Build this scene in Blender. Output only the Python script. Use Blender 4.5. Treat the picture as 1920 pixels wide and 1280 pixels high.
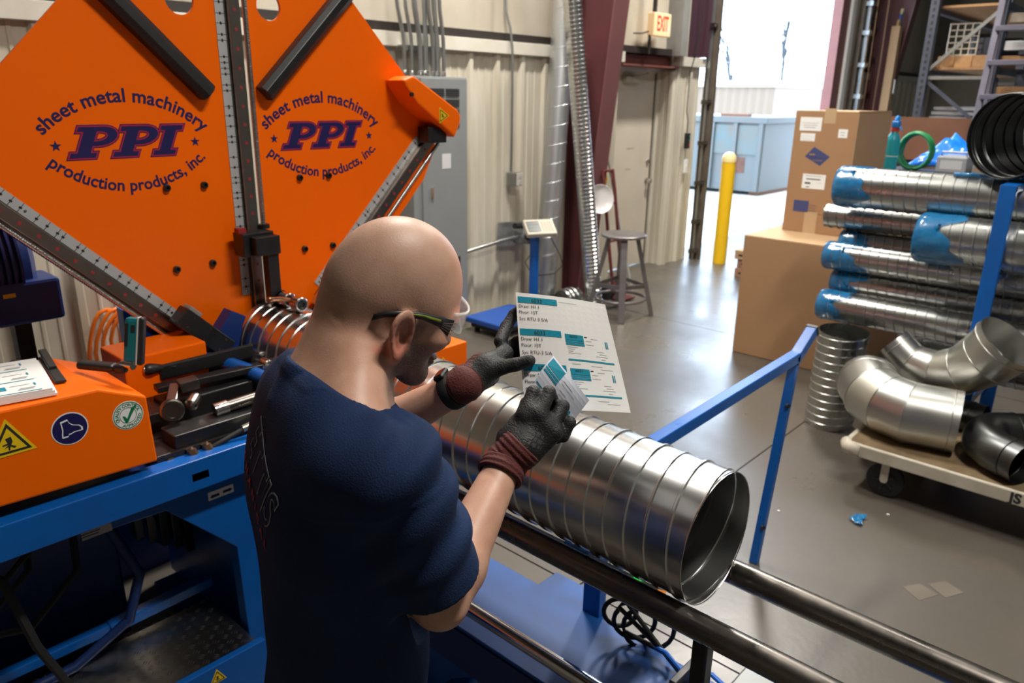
import bpy, bmesh, math, random
import numpy as np
from mathutils import Vector, Matrix

random.seed(7)
for o in list(bpy.data.objects): bpy.data.objects.remove(o)
SC = bpy.context.scene
COL = SC.collection

# ------------------------------------------------------------------ camera
# world frame: camera above the origin, +X runs along the back wall, +Y runs along the duct axis towards that wall
F_PX = 1422.9; PITCH = math.radians(18.011); ROLL = math.radians(.853); HEAD = math.radians(47.758); CAM_H = 1.85
f0 = Vector((math.sin(HEAD), math.cos(HEAD), 0)); r0 = Vector((math.cos(HEAD), -math.sin(HEAD), 0)); u0 = Vector((0, 0, 1))
FW = f0*math.cos(PITCH) - u0*math.sin(PITCH); up_ = u0*math.cos(PITCH) + f0*math.sin(PITCH)
RT = r0*math.cos(ROLL) + up_*math.sin(ROLL); UP = up_*math.cos(ROLL) - r0*math.sin(ROLL)
CAM = Vector((0, 0, CAM_H))
cd = bpy.data.cameras.new('camera'); cam = bpy.data.objects.new('camera', cd); COL.objects.link(cam)
m = Matrix((RT, UP, -FW)).transposed().to_4x4(); m.translation = CAM; cam.matrix_world = m
cd.sensor_width = 36; cd.lens = F_PX/1920*36; cd.clip_start = .05; cd.clip_end = 300
cd.dof.use_dof = True; cd.dof.focus_distance = 1.35; cd.dof.aperture_fstop = 5.6
SC.camera = cam
def at(px, py, d):            # point seen at a pixel, d metres along the viewing axis
    return CAM + (FW + RT*((px-960)/F_PX) - UP*((py-640)/F_PX))*d

# ------------------------------------------------------------------ world, sun, exposure
w = bpy.data.worlds.new('world'); SC.world = w; w.use_nodes = True
bg = w.node_tree.nodes['Background']
bg.inputs['Color'].default_value = (.60, .77, 1, 1); bg.inputs['Strength'].default_value = 10.0
sd = bpy.data.lights.new('sun', 'SUN'); sd.energy = 4; sd.angle = math.radians(.6); sd.color = (1, .93, .82)
sun = bpy.data.objects.new('sun', sd); COL.objects.link(sun)
sun.rotation_euler = Vector((.85, .02, .5)).to_track_quat('Z', 'Y').to_euler()
SC.view_settings.view_transform = 'Standard'; SC.view_settings.look = 'None'
SC.view_settings.exposure = 0.0; SC.view_settings.gamma = 1.0; SC.view_settings.use_curve_mapping = False
LAMPS = [(1.7, -.6, 4.9, 76), (4.6, 1.2, 5.2, 8), (3.4, 3.2, 5.2, 120), (7.0, 3.1, 5.2, 110), (6.6, -1.8, 5.2, 14)]   # high-bay lamps x, y, z, watts

# ------------------------------------------------------------------ helpers
class MB:
    def __init__(s): s.v = []; s.f = []
    def add(s, v, f):
        n = len(s.v); s.v += [tuple(p) for p in v]; s.f += [tuple(i+n for i in q) for q in f]; return s
    def box(s, c, d, M=None):
        x, y, z = d[0]/2, d[1]/2, d[2]/2
        v = [Vector(p) for p in ((-x,-y,-z),(x,-y,-z),(x,y,-z),(-x,y,-z),(-x,-y,z),(x,-y,z),(x,y,z),(-x,y,z))]
        if M is not None: v = [M @ p for p in v]
        c = Vector(c)
        return s.add([p+c for p in v], [(0,3,2,1),(4,5,6,7),(0,1,5,4),(1,2,6,5),(2,3,7,6),(3,0,4,7)])
    def b2(s, a, b): # box from corner to corner
        return s.box([(a[i]+b[i])/2 for i in range(3)], [abs(b[i]-a[i]) for i in range(3)])
    def bar(s, a, b, w, h, upv=(0,0,1)):  # rectangular bar between two points
        a, b = Vector(a), Vector(b); z = (b-a); L = z.length; z = z/L; u = Vector(upv)
        x = u.cross(z)
        if x.length < 1e-4: x = Vector((1,0,0)).cross(z)
        x.normalize(); y = z.cross(x)
        return s.box((a+b)/2, (w, h, L), Matrix((x, y, z)).transposed())
    def cyl(s, a, b, r, r2=None, seg=20, cap=True):
        a, b = Vector(a), Vector(b); r2 = r if r2 is None else r2
        z = (b-a).normalized(); x = z.orthogonal().normalized(); y = z.cross(x)
        v = []
        for p, q in ((a, r), (b, r2)):
            for i in range(seg):
                t = 2*math.pi*i/seg; v.append(p + x*(q*math.cos(t)) + y*(q*math.sin(t)))
        f = [(i, (i+1)%seg, (i+1)%seg+seg, i+seg) for i in range(seg)]
        if cap: f += [tuple(range(seg-1,-1,-1)), tuple(range(seg, 2*seg))]
        return s.add(v, f)
    def lathe(s, a, axis, prof, seg=32, x=None):   # prof: (distance along axis, radius)
        a, z = Vector(a), Vector(axis).normalized(); x = z.orthogonal().normalized() if x is None else Vector(x); y = z.cross(x)
        v = []
        for d, r in prof:
            for i in range(seg):
                t = 2*math.pi*i/seg; v.append(a + z*d + x*(r*math.cos(t)) + y*(r*math.sin(t)))
        f = []
        for k in range(len(prof)-1):
            for i in range(seg):
                j = (i+1) % seg; f.append((k*seg+i, k*seg+j, (k+1)*seg+j, (k+1)*seg+i))
        return s.add(v, f)
    def tube(s, pts, r, seg=10, cap=True, closed=False):  # round sweep along a polyline, r number or list
        P = [Vector(p) for p in pts]; n = len(P); v = []; prev = None
        for i in range(n):
            t = (P[(i+1) % n] - P[i-1]) if closed else (P[min(i+1,n-1)] - P[max(i-1,0)])
            t.normalize()
            x = (t.orthogonal() if prev is None else prev - t*prev.dot(t)).normalized(); prev = x; y = t.cross(x)
            q = r[i] if isinstance(r, (list, tuple)) else r
            for k in range(seg):
                a = 2*math.pi*k/seg; v.append(P[i] + x*(q*math.cos(a)) + y*(q*math.sin(a)))
        f = []
        for i in range(n if closed else n-1):
            for k in range(seg):
                l = (k+1) % seg; j = (i+1) % n; f.append((i*seg+k, i*seg+l, j*seg+l, j*seg+k))
        if cap and not closed: f += [tuple(range(seg-1,-1,-1)), tuple(range((n-1)*seg, n*seg))]
        return s.add(v, f)
    def prism(s, poly, o, u, v, h):  # polygon (2D list) placed at o with axes u, v, thickness h along u x v
        o, u, v = Vector(o), Vector(u), Vector(v); nrm = u.cross(v).normalized(); n = len(poly)
        A = [o + u*p[0] + v*p[1] for p in poly]
        return s.add(A + [p + nrm*h for p in A], [tuple(range(n-1,-1,-1)), tuple(range(n, 2*n))] + [(i, (i+1)%n, (i+1)%n+n, i+n) for i in range(n)])
    def ball(s, c, r, seg=16, rings=10, M=None):
        c = Vector(c); r = r if isinstance(r, (tuple, list)) else (r, r, r); v = []
        for i in range(rings+1):
            b = math.pi*i/rings
            for k in range(seg):
                a = 2*math.pi*k/seg; p = Vector((r[0]*math.sin(b)*math.cos(a), r[1]*math.sin(b)*math.sin(a), r[2]*math.cos(b)))
                v.append(c + (M @ p if M is not None else p))
        f = [(i*seg+k, (i+1)*seg+k, (i+1)*seg+(k+1)%seg, i*seg+(k+1)%seg) for i in range(rings) for k in range(seg)]
        return s.add(v, f)
    def sheet(s, G):  # grid of points
        n, k = len(G), len(G[0]); return s.add([p for r in G for p in r], [(i*k+j, i*k+j+1, (i+1)*k+j+1, (i+1)*k+j) for i in range(n-1) for j in range(k-1)])

def link(o, parent):
    COL.objects.link(o)
    if parent is not None:
        o.parent = parent; o.matrix_parent_inverse = WORLD[parent.name].inverted()
    WORLD[o.name] = o.matrix_basis.copy()
    return o
WORLD = {}
def obj(name, mb, mt, parent=None, smooth=False, bevel=0, solid=0, kind=None, weld=False):
    me = bpy.data.meshes.new(name); me.from_pydata([tuple(p) for p in mb.v], [], mb.f)
    if weld:
        bm = bmesh.new(); bm.from_mesh(me); bmesh.ops.remove_doubles(bm, verts=bm.verts, dist=1e-5); bm.to_mesh(me); bm.free()
    me.validate()
    return objm(name, me, mt, parent, smooth, bevel, solid, kind)
def objm(name, me, mt, parent=None, smooth=False, bevel=0, solid=0, kind=None):
    o = bpy.data.objects.new(name, me)
    if mt is not None:
        if len(me.materials) == 0: me.materials.append(mt)
    if smooth:
        me.polygons.foreach_set('use_smooth', [True]*len(me.polygons))
        if smooth != 2:
            try: me.set_sharp_from_angle(angle=math.radians(38))
            except Exception: pass
    if bevel:
        b = o.modifiers.new('bevel', 'BEVEL'); b.width = bevel; b.segments = 2; b.limit_method = 'ANGLE'; b.angle_limit = math.radians(40); b.harden_normals = False
    if solid:
        b = o.modifiers.new('solid', 'SOLIDIFY'); b.thickness = solid; b.offset = 0
    if kind: o['kind'] = kind
    return link(o, parent)
def thing(name, label, cat, loc=(0,0,0), group=None, kind=None):
    o = bpy.data.objects.new(name, None); o.location = loc; o.empty_display_size = .1
    COL.objects.link(o); WORLD[o.name] = Matrix.Translation(loc)
    if kind: o['kind'] = kind
    if label: o['label'] = label
    if cat: o['category'] = cat
    if group: o['group'] = group
    return o
def tag(o, label, cat, group=None, kind=None):
    o['label'] = label; o['category'] = cat
    if group: o['group'] = group
    if kind: o['kind'] = kind
    return o
def inst(o, name, loc=None, parent=None, M=None):   # another object sharing o's mesh
    c = bpy.data.objects.new(name, o.data)
    for md in o.modifiers:
        n = c.modifiers.new(md.name, md.type)
        if md.type == 'BEVEL': n.width = md.width; n.segments = md.segments; n.limit_method = md.limit_method; n.angle_limit = md.angle_limit
        if md.type == 'SOLIDIFY': n.thickness = md.thickness; n.offset = md.offset
    if M is not None: c.matrix_basis = M
    elif loc is not None: c.location = loc
    return link(c, parent)

# ------------------------------------------------------------------ materials
MATS = {}
def mat(name, col=(.5,.5,.5), rough=.5, metal=0., var=0., vscale=6., col2=None, bump=0., bscale=60., spec=None, rvar=0., stretch=None, emit=None, estr=0., alpha=1., trans=0., coat=0., detail=5.):
    if name in MATS: return MATS[name]
    m = bpy.data.materials.new(name); m.use_nodes = True; nt = m.node_tree; N = nt.nodes; B = N['Principled BSDF']
    c = (*col, 1)
    B.inputs['Base Color'].default_value = c; B.inputs['Roughness'].default_value = rough; B.inputs['Metallic'].default_value = metal
    if spec is not None: B.inputs['Specular IOR Level'].default_value = spec
    if coat: B.inputs['Coat Weight'].default_value = coat; B.inputs['Coat Roughness'].default_value = .08
    if alpha < 1: B.inputs['Alpha'].default_value = alpha
    if trans: B.inputs['Transmission Weight'].default_value = trans
    if emit: B.inputs['Emission Color'].default_value = (*emit, 1); B.inputs['Emission Strength'].default_value = estr
    if var or rvar or bump:
        tc = N.new('ShaderNodeTexCoord'); mp = N.new('ShaderNodeMapping'); nt.links.new(tc.outputs['Object'], mp.inputs['Vector'])
        if stretch: mp.inputs['Scale'].default_value = stretch
        nz = N.new('ShaderNodeTexNoise'); nz.inputs['Scale'].default_value = vscale; nz.inputs['Detail'].default_value = detail; nz.inputs['Roughness'].default_value = .6
        nt.links.new(mp.outputs['Vector'], nz.inputs['Vector'])
        rp = N.new('ShaderNodeMapRange'); rp.inputs[1].default_value = .35; rp.inputs[2].default_value = .68; nt.links.new(nz.outputs['Fac'], rp.inputs[0])
        if var:
            mx = N.new('ShaderNodeMix'); mx.data_type = 'RGBA'
            d = col2 if col2 else tuple(x*(1-var) for x in col)
            mx.inputs[6].default_value = c; mx.inputs[7].default_value = (*d, 1)
            ml = N.new('ShaderNodeMath'); ml.operation = 'MULTIPLY'; ml.inputs[1].default_value = var if col2 else 1.
            nt.links.new(rp.outputs[0], ml.inputs[0]); nt.links.new(ml.outputs[0], mx.inputs[0]); nt.links.new(mx.outputs[2], B.inputs['Base Color'])
        if rvar:
            r2 = N.new('ShaderNodeMapRange'); r2.inputs[1].default_value = .3; r2.inputs[2].default_value = .7
            r2.inputs[3].default_value = max(.03, rough-rvar); r2.inputs[4].default_value = min(1, rough+rvar); nt.links.new(nz.outputs['Fac'], r2.inputs[0]); nt.links.new(r2.outputs[0], B.inputs['Roughness'])
        if bump:
            n2 = N.new('ShaderNodeTexNoise'); n2.inputs['Scale'].default_value = bscale; n2.inputs['Detail'].default_value = 3; nt.links.new(mp.outputs['Vector'], n2.inputs['Vector'])
            bp = N.new('ShaderNodeBump'); bp.inputs['Strength'].default_value = bump; bp.inputs['Distance'].default_value = .004; nt.links.new(n2.outputs['Fac'], bp.inputs['Height']); nt.links.new(bp.outputs['Normal'], B.inputs['Normal'])
    MATS[name] = m; return m

M_floor = mat('sealed concrete', (.112,.098,.080), .34, var=.85, vscale=1.1, col2=(.050,.041,.032), rvar=.12, spec=.95, bump=.12, bscale=40, detail=9)
M_ground = mat('sunlit concrete yard', (.62,.60,.57), .8, var=.3, vscale=2)
M_panel = mat('cream painted wall sheet', (.62,.58,.49), .42, var=.6, vscale=2.2, col2=(.42,.36,.25), stretch=(3,3,.45), detail=8)
M_liner = mat('vinyl wall insulation', (.55,.50,.41), .55, var=.6, vscale=1.5, col2=(.36,.30,.22), bump=.5, bscale=3.5)
M_ptrim = mat('cream sheet trim', (.66,.63,.55), .4, var=.35, vscale=5, col2=(.45,.39,.3))
M_girt = mat('dark girt', (.022,.016,.013), .6)
M_maroon = mat('maroon steel primer', (.115,.033,.036), .48, var=.4, vscale=4, col2=(.06,.022,.024))
M_flange = mat('lit maroon primer', (.17,.066,.068), .5, var=.35, vscale=4, col2=(.11,.045,.047))  # lighter copy of the maroon: lamplight on the flange put into the colour
M_pink = mat('sunlit maroon primer', (.22,.075,.06), .55, var=.4, vscale=8, col2=(.14,.05,.045))  # pinker copy of the maroon: sunlight on the jamb put into the colour
M_door = mat('cream steel door', (.66,.60,.50), .45, var=.35, vscale=2.5, col2=(.50,.43,.33))
M_orange = mat('orange machine enamel', (.96,.145,.0), .36, var=.2, vscale=2, col2=(.86,.115,.0), rvar=.06, spec=.22)
M_blue = mat('blue machine enamel', (.002,.105,.42), .34, var=.4, vscale=5, col2=(.002,.06,.28), rvar=.08)
M_blue3 = mat('blue satin tray', (.002,.075,.31), .5, var=.4, vscale=5, col2=(.002,.045,.2))
M_blue2 = mat('deep blue enamel', (.004,.03,.17), .4, var=.4, vscale=5, col2=(.002,.015,.09))
M_black = mat('black oxide steel', (.012,.012,.013), .38, rvar=.1, vscale=20)
M_rubber = mat('black rubber', (.012,.012,.013), .7)
M_blackp = mat('black plastic', (.014,.014,.015), .4)
M_galv = mat('galvanised duct', (.70,.71,.70), .23, 1., var=.12, vscale=5, col2=(.60,.61,.61), rvar=.025, detail=3)
M_galv2 = mat('dull galvanised duct', (.50,.51,.49), .28, 1., var=.25, vscale=4, col2=(.38,.39,.38), rvar=.03, detail=3)
M_galvd = mat('dark oily galvanised', (.10,.105,.105), .36, 1., var=.4, vscale=9, col2=(.05,.052,.052))
M_steel = mat('bright turned steel', (.62,.60,.57), .22, 1., rvar=.08, vscale=30)
M_dsteel = mat('dark roller steel', (.21,.19,.17), .30, 1., var=.4, vscale=10, col2=(.15,.135,.12), rvar=.08)
M_chrome = mat('chrome rod', (.7,.7,.72), .09, 1.)
M_alu = mat('etched aluminium scale', (.52,.53,.54), .42, .25)
M_card = mat('corrugated cardboard', (.36,.20,.10), .75, var=.35, vscale=2, col2=(.29,.155,.075), bump=.06, bscale=200)
M_cardl = mat('pale cardboard', (.52,.34,.19), .75, var=.3, vscale=3, col2=(.44,.27,.14))
M_tape = mat('packing tape', (.50,.34,.20), .22)
M_white = mat('white paper', (.82,.82,.80), .6)
M_ink = mat('black ink', (.02,.02,.022), .6)
M_grey = mat('grey enamel', (.23,.245,.25), .42, var=.3, vscale=6, col2=(.18,.19,.195))
M_greyd = mat('dark slot', (.02,.021,.022), .6)
M_cond = mat('zinc conduit', (.40,.41,.40), .36, .85, var=.4, vscale=10, col2=(.25,.26,.25))
M_yellow = mat('yellow safety paint', (.90,.56,.01), .45, var=.25, vscale=6, col2=(.72,.40,.01))
M_ysign = mat('yellow decal', (.86,.58,.01), .4)
M_wrap = mat('blue stretch film', (.008,.14,.36), .16, var=.7, vscale=18, col2=(.03,.26,.52), bump=.9, bscale=30, alpha=.72)
M_film = mat('blue tarpaulin film', (.01,.16,.78), .22, bump=.9, bscale=18, var=.5, vscale=12, col2=(.02,.28,.90))
M_wood = mat('rough pine', (.42,.23,.10), .7, var=.5, vscale=5, col2=(.25,.13,.055), stretch=(1,8,8))
M_ply = mat('worn plywood deck', (.25,.175,.09), .65, var=.8, vscale=4, col2=(.09,.06,.035), bump=.2, bscale=30)
M_cream = mat('chipped cream paint', (.55,.51,.42), .5, var=.5, vscale=9, col2=(.34,.29,.21))
M_shelf = mat('blue grey rack steel', (.045,.055,.085), .5, var=.5, vscale=7, col2=(.10,.10,.12))
M_navyink = mat('navy logo ink', (.012,.010,.085), .4)
M_crim = mat('crimson logo ink', (.42,.012,.05), .4)
M_teal = mat('teal label ink', (.005,.25,.36), .5)
M_tealp = mat('teal plastic', (.004,.13,.15), .35)
M_hose = mat('orange air hose', (.95,.20,.01), .4)
M_green = mat('green hose', (.01,.22,.07), .4)

# ------------------------------------------------------------------ flat lettering and outlines turned into meshes
def onY(px, py, y):
    d = at(px, py, 1) - CAM; return CAM + d*((y-CAM.y)/d.y)
def onX(px, py, x):
    d = at(px, py, 1) - CAM; return CAM + d*((x-CAM.x)/d.x)
def onZ(px, py, z):
    d = at(px, py, 1) - CAM; return CAM + d*((z-CAM.z)/d.z)
def _bake(cu):
    o = bpy.data.objects.new('tmp', cu); COL.objects.link(o); dg = bpy.context.evaluated_depsgraph_get()
    me = bpy.data.meshes.new_from_object(o.evaluated_get(dg)); bpy.data.objects.remove(o); bpy.data.curves.remove(cu); return me
def text_mesh(body, size, ext=.0004, off=0., shear=0., spacing=1., ax='CENTER', ay='CENTER'):
    cu = bpy.data.curves.new('t', 'FONT'); cu.body = body; cu.size = size; cu.extrude = ext; cu.offset = off; cu.shear = shear
    cu.space_character = spacing; cu.align_x = ax; cu.align_y = ay; cu.resolution_u = 3
    me = _bake(cu); me.materials.clear(); return me
def outline(polys, ext=.0004, off=0.):
    cu = bpy.data.curves.new('c', 'CURVE'); cu.dimensions = '2D'; cu.fill_mode = 'BOTH'; cu.extrude = ext; cu.offset = off
    for p in polys:
        sp = cu.splines.new('POLY'); sp.points.add(len(p)-1); sp.use_cyclic_u = True
        for q, c in zip(sp.points, p): q.co = (c[0], c[1], 0, 1)
    me = _bake(cu); me.materials.clear(); return me
def place(me, o, u, v, fn=None):     # put a flat mesh on a surface: local x along u, y along v, z along u x v
    o, u, v = Vector(o), Vector(u).normalized(), Vector(v); v = (v - u*v.dot(u)).normalized(); n = u.cross(v)
    for p in me.vertices:
        x, y, z = p.co
        if fn: x, y = fn(x, y)
        p.co = o + u*x + v*y + n*z
    return me
def arc(R, cz, down=False):          # bend a line of text around a circle
    if down: return lambda x, y: (R*math.sin(x/R)*(1 - y/R), cz - (R - y)*math.cos(x/R))
    return lambda x, y: ((R+y)*math.sin(x/R), cz + (R+y)*math.cos(x/R))
def circle_poly(r, n=32, cx=0, cy=0): return [(cx+r*math.cos(2*math.pi*k/n), cy+r*math.sin(2*math.pi*k/n)) for k in range(n)]
def star_poly(r, cx=0, cy=0): return [(cx+(r if k%2==0 else r*.4)*math.sin(math.pi*k/5), cy+(r if k%2==0 else r*.4)*math.cos(math.pi*k/5)) for k in range(10)]

def letters(name, me, mt, parent):   # one object for each glyph of a flat text mesh
    bm = bmesh.new(); bm.from_mesh(me); bm.verts.ensure_lookup_table(); seen = set(); out = []
    for v in bm.verts:
        if v.index in seen: continue
        st = [v]; seen.add(v.index); isl = []
        while st:
            a = st.pop(); isl.append(a)
            for e in a.link_edges:
                b = e.other_vert(a)
                if b.index not in seen: seen.add(b.index); st.append(b)
        ids = {a.index: k for k, a in enumerate(isl)}; fs = {f for a in isl for f in a.link_faces}
        mb = MB(); mb.v = [tuple(a.co) for a in isl]; mb.f = [tuple(ids[q.index] for q in f.verts) for f in fs]
        out.append(obj(name, mb, mt, parent))
    bm.free(); return out
# ================================================================== the building
WY = 4.53           # inner face of the back wall
floor = obj('floor', MB().b2((-4,-6,-.16), (17,4.9,-.012)), mat('joint filler', (.05,.045,.04), .8), kind='structure')
jx = [-4, -1.47, 2.08, 5.63, 9.18, 12.73, 17]; jy = [-6, -2.03, 1.52, 4.9]
for i in range(len(jx)-1):
    for j in range(len(jy)-1):
        a, b = .004*(i > 0), .004*(i < len(jx)-2); c, d = .004*(j > 0), .004*(j < len(jy)-2)
        obj('floor_slab', MB().b2((jx[i]+a, jy[j]+c, -.1), (jx[i+1]-b, jy[j+1]-d, 0)), M_floor, floor)
ceiling = obj('ceiling', MB().b2((-4,-6,6.0), (17,4.9,6.15)), mat('ceiling insulation', (.12,.115,.10), .8), kind='structure')
for i in range(6):
    x = -3 + 3.6*i
    obj('roof_beam', MB().b2((x-.08,-6,5.62), (x+.08,4.9,6.0)), M_maroon, ceiling)
obj('wall_left', MB().b2((-4.15,-6,0), (-4,4.9,6)), mat('dim far wall', (.20,.185,.155), .6), kind='structure')
obj('wall_rear', MB().b2((-4,-6.15,0), (17,-6,6)), mat('dim far wall', (.20,.185,.155), .6), kind='structure')
obj('wall_right', MB().b2((17,-6,0), (17.15,4.9,6)), mat('dim far wall', (.20,.185,.155), .6), kind='structure')
# back wall: outer skin with openings for the door and the loading door
wc = MB()
wc.b2((-4,4.64,0), (6.55,4.9,6)); wc.b2((6.55,4.79,2.14), (7.56,4.9,6)); wc.b2((7.56,4.64,0), (8.12,4.9,6))
wc.b2((8.12,4.64,4.4), (11.98,4.9,6)); wc.b2((12.2,4.64,0), (17,4.66,6))
wall_back = obj('wall_back', wc, mat('outer wall skin', (.4,.37,.31), .6), kind='structure')
def ribs(L):                      # ribbed sheet profile: (distance, depth towards the room)
    p = []; n = max(1, round(L/.305)); d = L/n
    for k in range(n):
        b = k*d
        p += [(b, .0), (b+.016, .034), (b+.052, .034), (b+.068, .0), (b+.125, .0), (b+.131, .005), (b+.145, .005), (b+.151, 0), (b+.21, 0), (b+.216, .005), (b+.230, .005), (b+.236, 0)]
    p.append((L, 0)); return p
def ribbed(name, o, u, n, L, z0, z1, parent, mt=None):
    o, u, n = Vector(o), Vector(u), Vector(n); P = ribs(L)
    mb = MB().sheet([[o + u*s + n*d + Vector((0,0,z)) for z in (z0, z1)] for s, d in P])
    return obj(name, mb, mt or M_panel, parent, solid=.002)
x = -2.6
while x < 6.5:
    L = min(.915, 6.52-x); ribbed('wall_panel', (x, WY+.03, 0), (1,0,0), (0,-1,0), L, .0, 2.17, wall_back); x += .917
ribbed('wall_panel', (7.565, WY+.03, 0), (1,0,0), (0,-1,0), .53, 0, 2.17, wall_back)
ribbed('wall_panel', (7.555, WY+.005, 0), (0,1,0), (-1,0,0), .25, 0, 2.12, wall_back)
x = 12.68
while x < 16.9:
    ribbed('wall_panel', (x, WY+.03, 0), (1,0,0), (0,-1,0), .915, .0, 2.17, wall_back); x += .917
for a, b in ((-2.6,1.0),(1.002,3.74),(3.743,6.53),(7.555,8.1),(12.66,16.9)):
    obj('trim_1', MB().b2((a, WY-.03, 2.165), (b, WY+.06, 2.262)), M_ptrim, kind='structure', bevel=.003)
for a, b in ((-2.6,6.6),(6.6,7.5),(12.4,16.9)):
    obj('wall_girt', MB().b2((a, WY+.0, 2.262), (b, WY+.1, 2.325)), M_girt, wall_back)
# soft vinyl liner above the wainscot, pillowed between its seams
def liner(x0, x1, z0, z1, y):
    G = []; n = 24
    for i in range(n+1):
        r = []
        for k in range(9):
            s, t = i/n, k/8; b = .035*math.sin(math.pi*s)**.5*(.6+.4*math.sin(9*t+3*x0)) + .012*math.sin(11*s+7*t+x0*5)*math.sin(math.pi*s)
            r.append((x0+(x1-x0)*s, y-b, z0+(z1-z0)*t))
        G.append(r)
    return obj('wall_liner', MB().sheet(G), M_liner, wall_back, smooth=2)
x = -2.6
while x < 7.3:
    liner(x, min(x+1.2, 7.44), 2.32, 5.2, WY+.085); x += 1.2
for x in (12.45, 13.65, 14.85): liner(x, x+1.2, 2.32, 5.2, WY+.085)
# framing beside the loading door
fr = MB().b2((7.43,WY-.10,2.26), (7.56,WY+.08,4.4))
obj('trim_2', fr, mat('grey post', (.26,.26,.25), .5, var=.3, vscale=3), kind='structure')
obj('trim_2', MB().b2((7.56,WY-.085,2.26), (7.60,WY+.02,4.4)), M_cream, kind='structure')
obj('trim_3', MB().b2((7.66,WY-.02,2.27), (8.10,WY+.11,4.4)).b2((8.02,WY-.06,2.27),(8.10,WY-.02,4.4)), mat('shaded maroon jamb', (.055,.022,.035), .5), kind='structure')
trk = thing('door_track', None, None, (8.16,WY-.06,0), kind='structure'); trk.name = 'trim_4'
WORLD['trim_4'] = Matrix.Translation((8.16,WY-.06,0))
obj('track_channel', MB().b2((8.155,WY-.14,0), (8.19,WY-.02,4.4)).b2((8.12,WY-.03,0),(8.19,WY-.015,4.4)), mat('track steel', (.20,.17,.14), .45, .6, var=.5, vscale=8, col2=(.10,.07,.05)), trk)
obj('guide_rail', MB().b2((8.125,WY-.075,0), (8.14,WY-.045,4.4)), M_cond, trk)
for z in (.1,.45,.9,1.35,1.8,2.6,3.2):
    obj('track_bracket', MB().b2((8.07,WY-.11,z-.025), (8.165,WY-.03,z+.025)).cyl((8.12,WY-.11,z),(8.12,WY-.125,z),.012,seg=8), M_dsteel, trk)
# right-hand jamb of the loading door
obj('trim_5', MB().b2((11.87,WY-.04,0), (12.16,WY+.1,4.4)), M_pink, kind='structure')
obj('trim_6', MB().b2((12.165,WY-.08,0), (12.31,WY+.02,4.4)), M_white, kind='structure')
trk2 = thing('trim_7', None, None, (12.4,WY-.1,0), kind='structure')
obj('track_channel', MB().b2((12.33,WY-.10,0), (12.42,WY-.03,4.4)), mat('track steel', (.2,.17,.14)), trk2)
obj('track_channel', MB().b2((12.47,WY-.14,0),(12.50,WY-.04,4.4)), mat('track steel', (.2,.17,.14)), trk2)
obj('guide_rail', MB().b2((12.56,WY-.2,0), (12.63,WY-.12,4.4)), M_galv, trk2)
for z in (1.9,2.35,2.8,3.2): obj('track_bracket', MB().b2((12.49,WY-.24,z-.03), (12.64,WY-.11,z+.03)), M_galv2, trk2)
for xx, yy in ((12.80,4.33),(13.02,4.25)):
    ch = MB().tube([(xx,yy,3.6),(xx,yy-.01,2.4),(xx+.01,yy,1.2)], .008, seg=6)
    tag(obj('door_chain', ch, mat('hoist chain', (.35,.24,.16), .5, .7)), 'thin door hoist chain hanging before the maroon column beyond the loading door', 'chain', 'door hoist chains')
# tapered maroon columns
def column(x, yf0, yf1, zt, label_part):
    c = thing(label_part, None, None, (x, WY, 0), kind='structure')
    H = 4.6; yt = yf0 + (yf1-yf0)*H/zt
    obj('column_web', MB().prism([(0,0),(WY-yf0,0),(WY-yt,H),(0,H)], (x-.006,WY,0), (0,-1,0), (0,0,1), .012), M_maroon, c)
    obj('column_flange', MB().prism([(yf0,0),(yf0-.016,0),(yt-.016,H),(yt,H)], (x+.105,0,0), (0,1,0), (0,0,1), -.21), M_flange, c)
    obj('column_flange', MB().b2((x-.105,WY-.016,0), (x+.105,WY,H)), M_maroon, c)
    obj('base_plate', MB().b2((x-.13,yf0-.06,0), (x+.13,WY,.02)), M_maroon, c)
    return c
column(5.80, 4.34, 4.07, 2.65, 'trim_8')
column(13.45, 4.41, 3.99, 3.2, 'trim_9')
# personnel door in its shallow recess
dr = thing('door_1', None, None, (7.0,4.76,0), kind='structure')
obj('door_leaf', MB().b2((6.60,4.755,.012), (7.50,4.80,2.10)), M_door, dr, bevel=.003)
obj('door_frame', MB().b2((6.55,4.70,0),(6.60,4.83,2.14)).b2((7.50,4.72,0),(7.553,4.83,2.14)).b2((6.60,4.72,2.102),(7.50,4.83,2.14)), M_ptrim, dr)
obj('door_lintel', MB().b2((6.5,4.50,2.14),(7.56,4.76,2.155)).b2((6.5,4.62,2.155),(7.56,4.76,2.25)), M_pink, dr)
obj('door_edge', MB().b2((7.487,4.748,.02),(7.5,4.756,2.09)), M_girt, dr)
obj('door_knob', MB().lathe((7.44,4.755,.95),(0,-1,0),[(0,.032),(.008,.032),(.012,.014),(.035,.014),(.04,.026),(.06,.03),(.07,.02),(.072,.001)],20), M_steel, dr, smooth=True)
obj('deadbolt', MB().lathe((7.44,4.755,1.16),(0,-1,0),[(0,.03),(.012,.028),(.02,.018),(.022,.001)],20), M_steel, dr, smooth=True)
cl = obj('door_closer', MB().b2((6.86,4.69,1.985),(7.10,4.755,2.05)), M_cream, dr, bevel=.006)
obj('closer_arm', MB().bar((6.92,4.68,2.05),(7.08,4.58,2.075),.02,.006).bar((7.08,4.58,2.075),(7.24,4.70,2.09),.02,.006), M_dsteel, cl)
for z, wd in ((1.31,.12),(1.09,.12)):
    for k in range(6 if z > 1.2 else 4): obj('door_stencil', MB().b2((7.02+k*wd/5,4.7535,z),(7.02+k*wd/5+wd/8,4.7545,z+.012)), mat('faded stencil', (.34,.30,.25), .6), dr)

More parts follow.
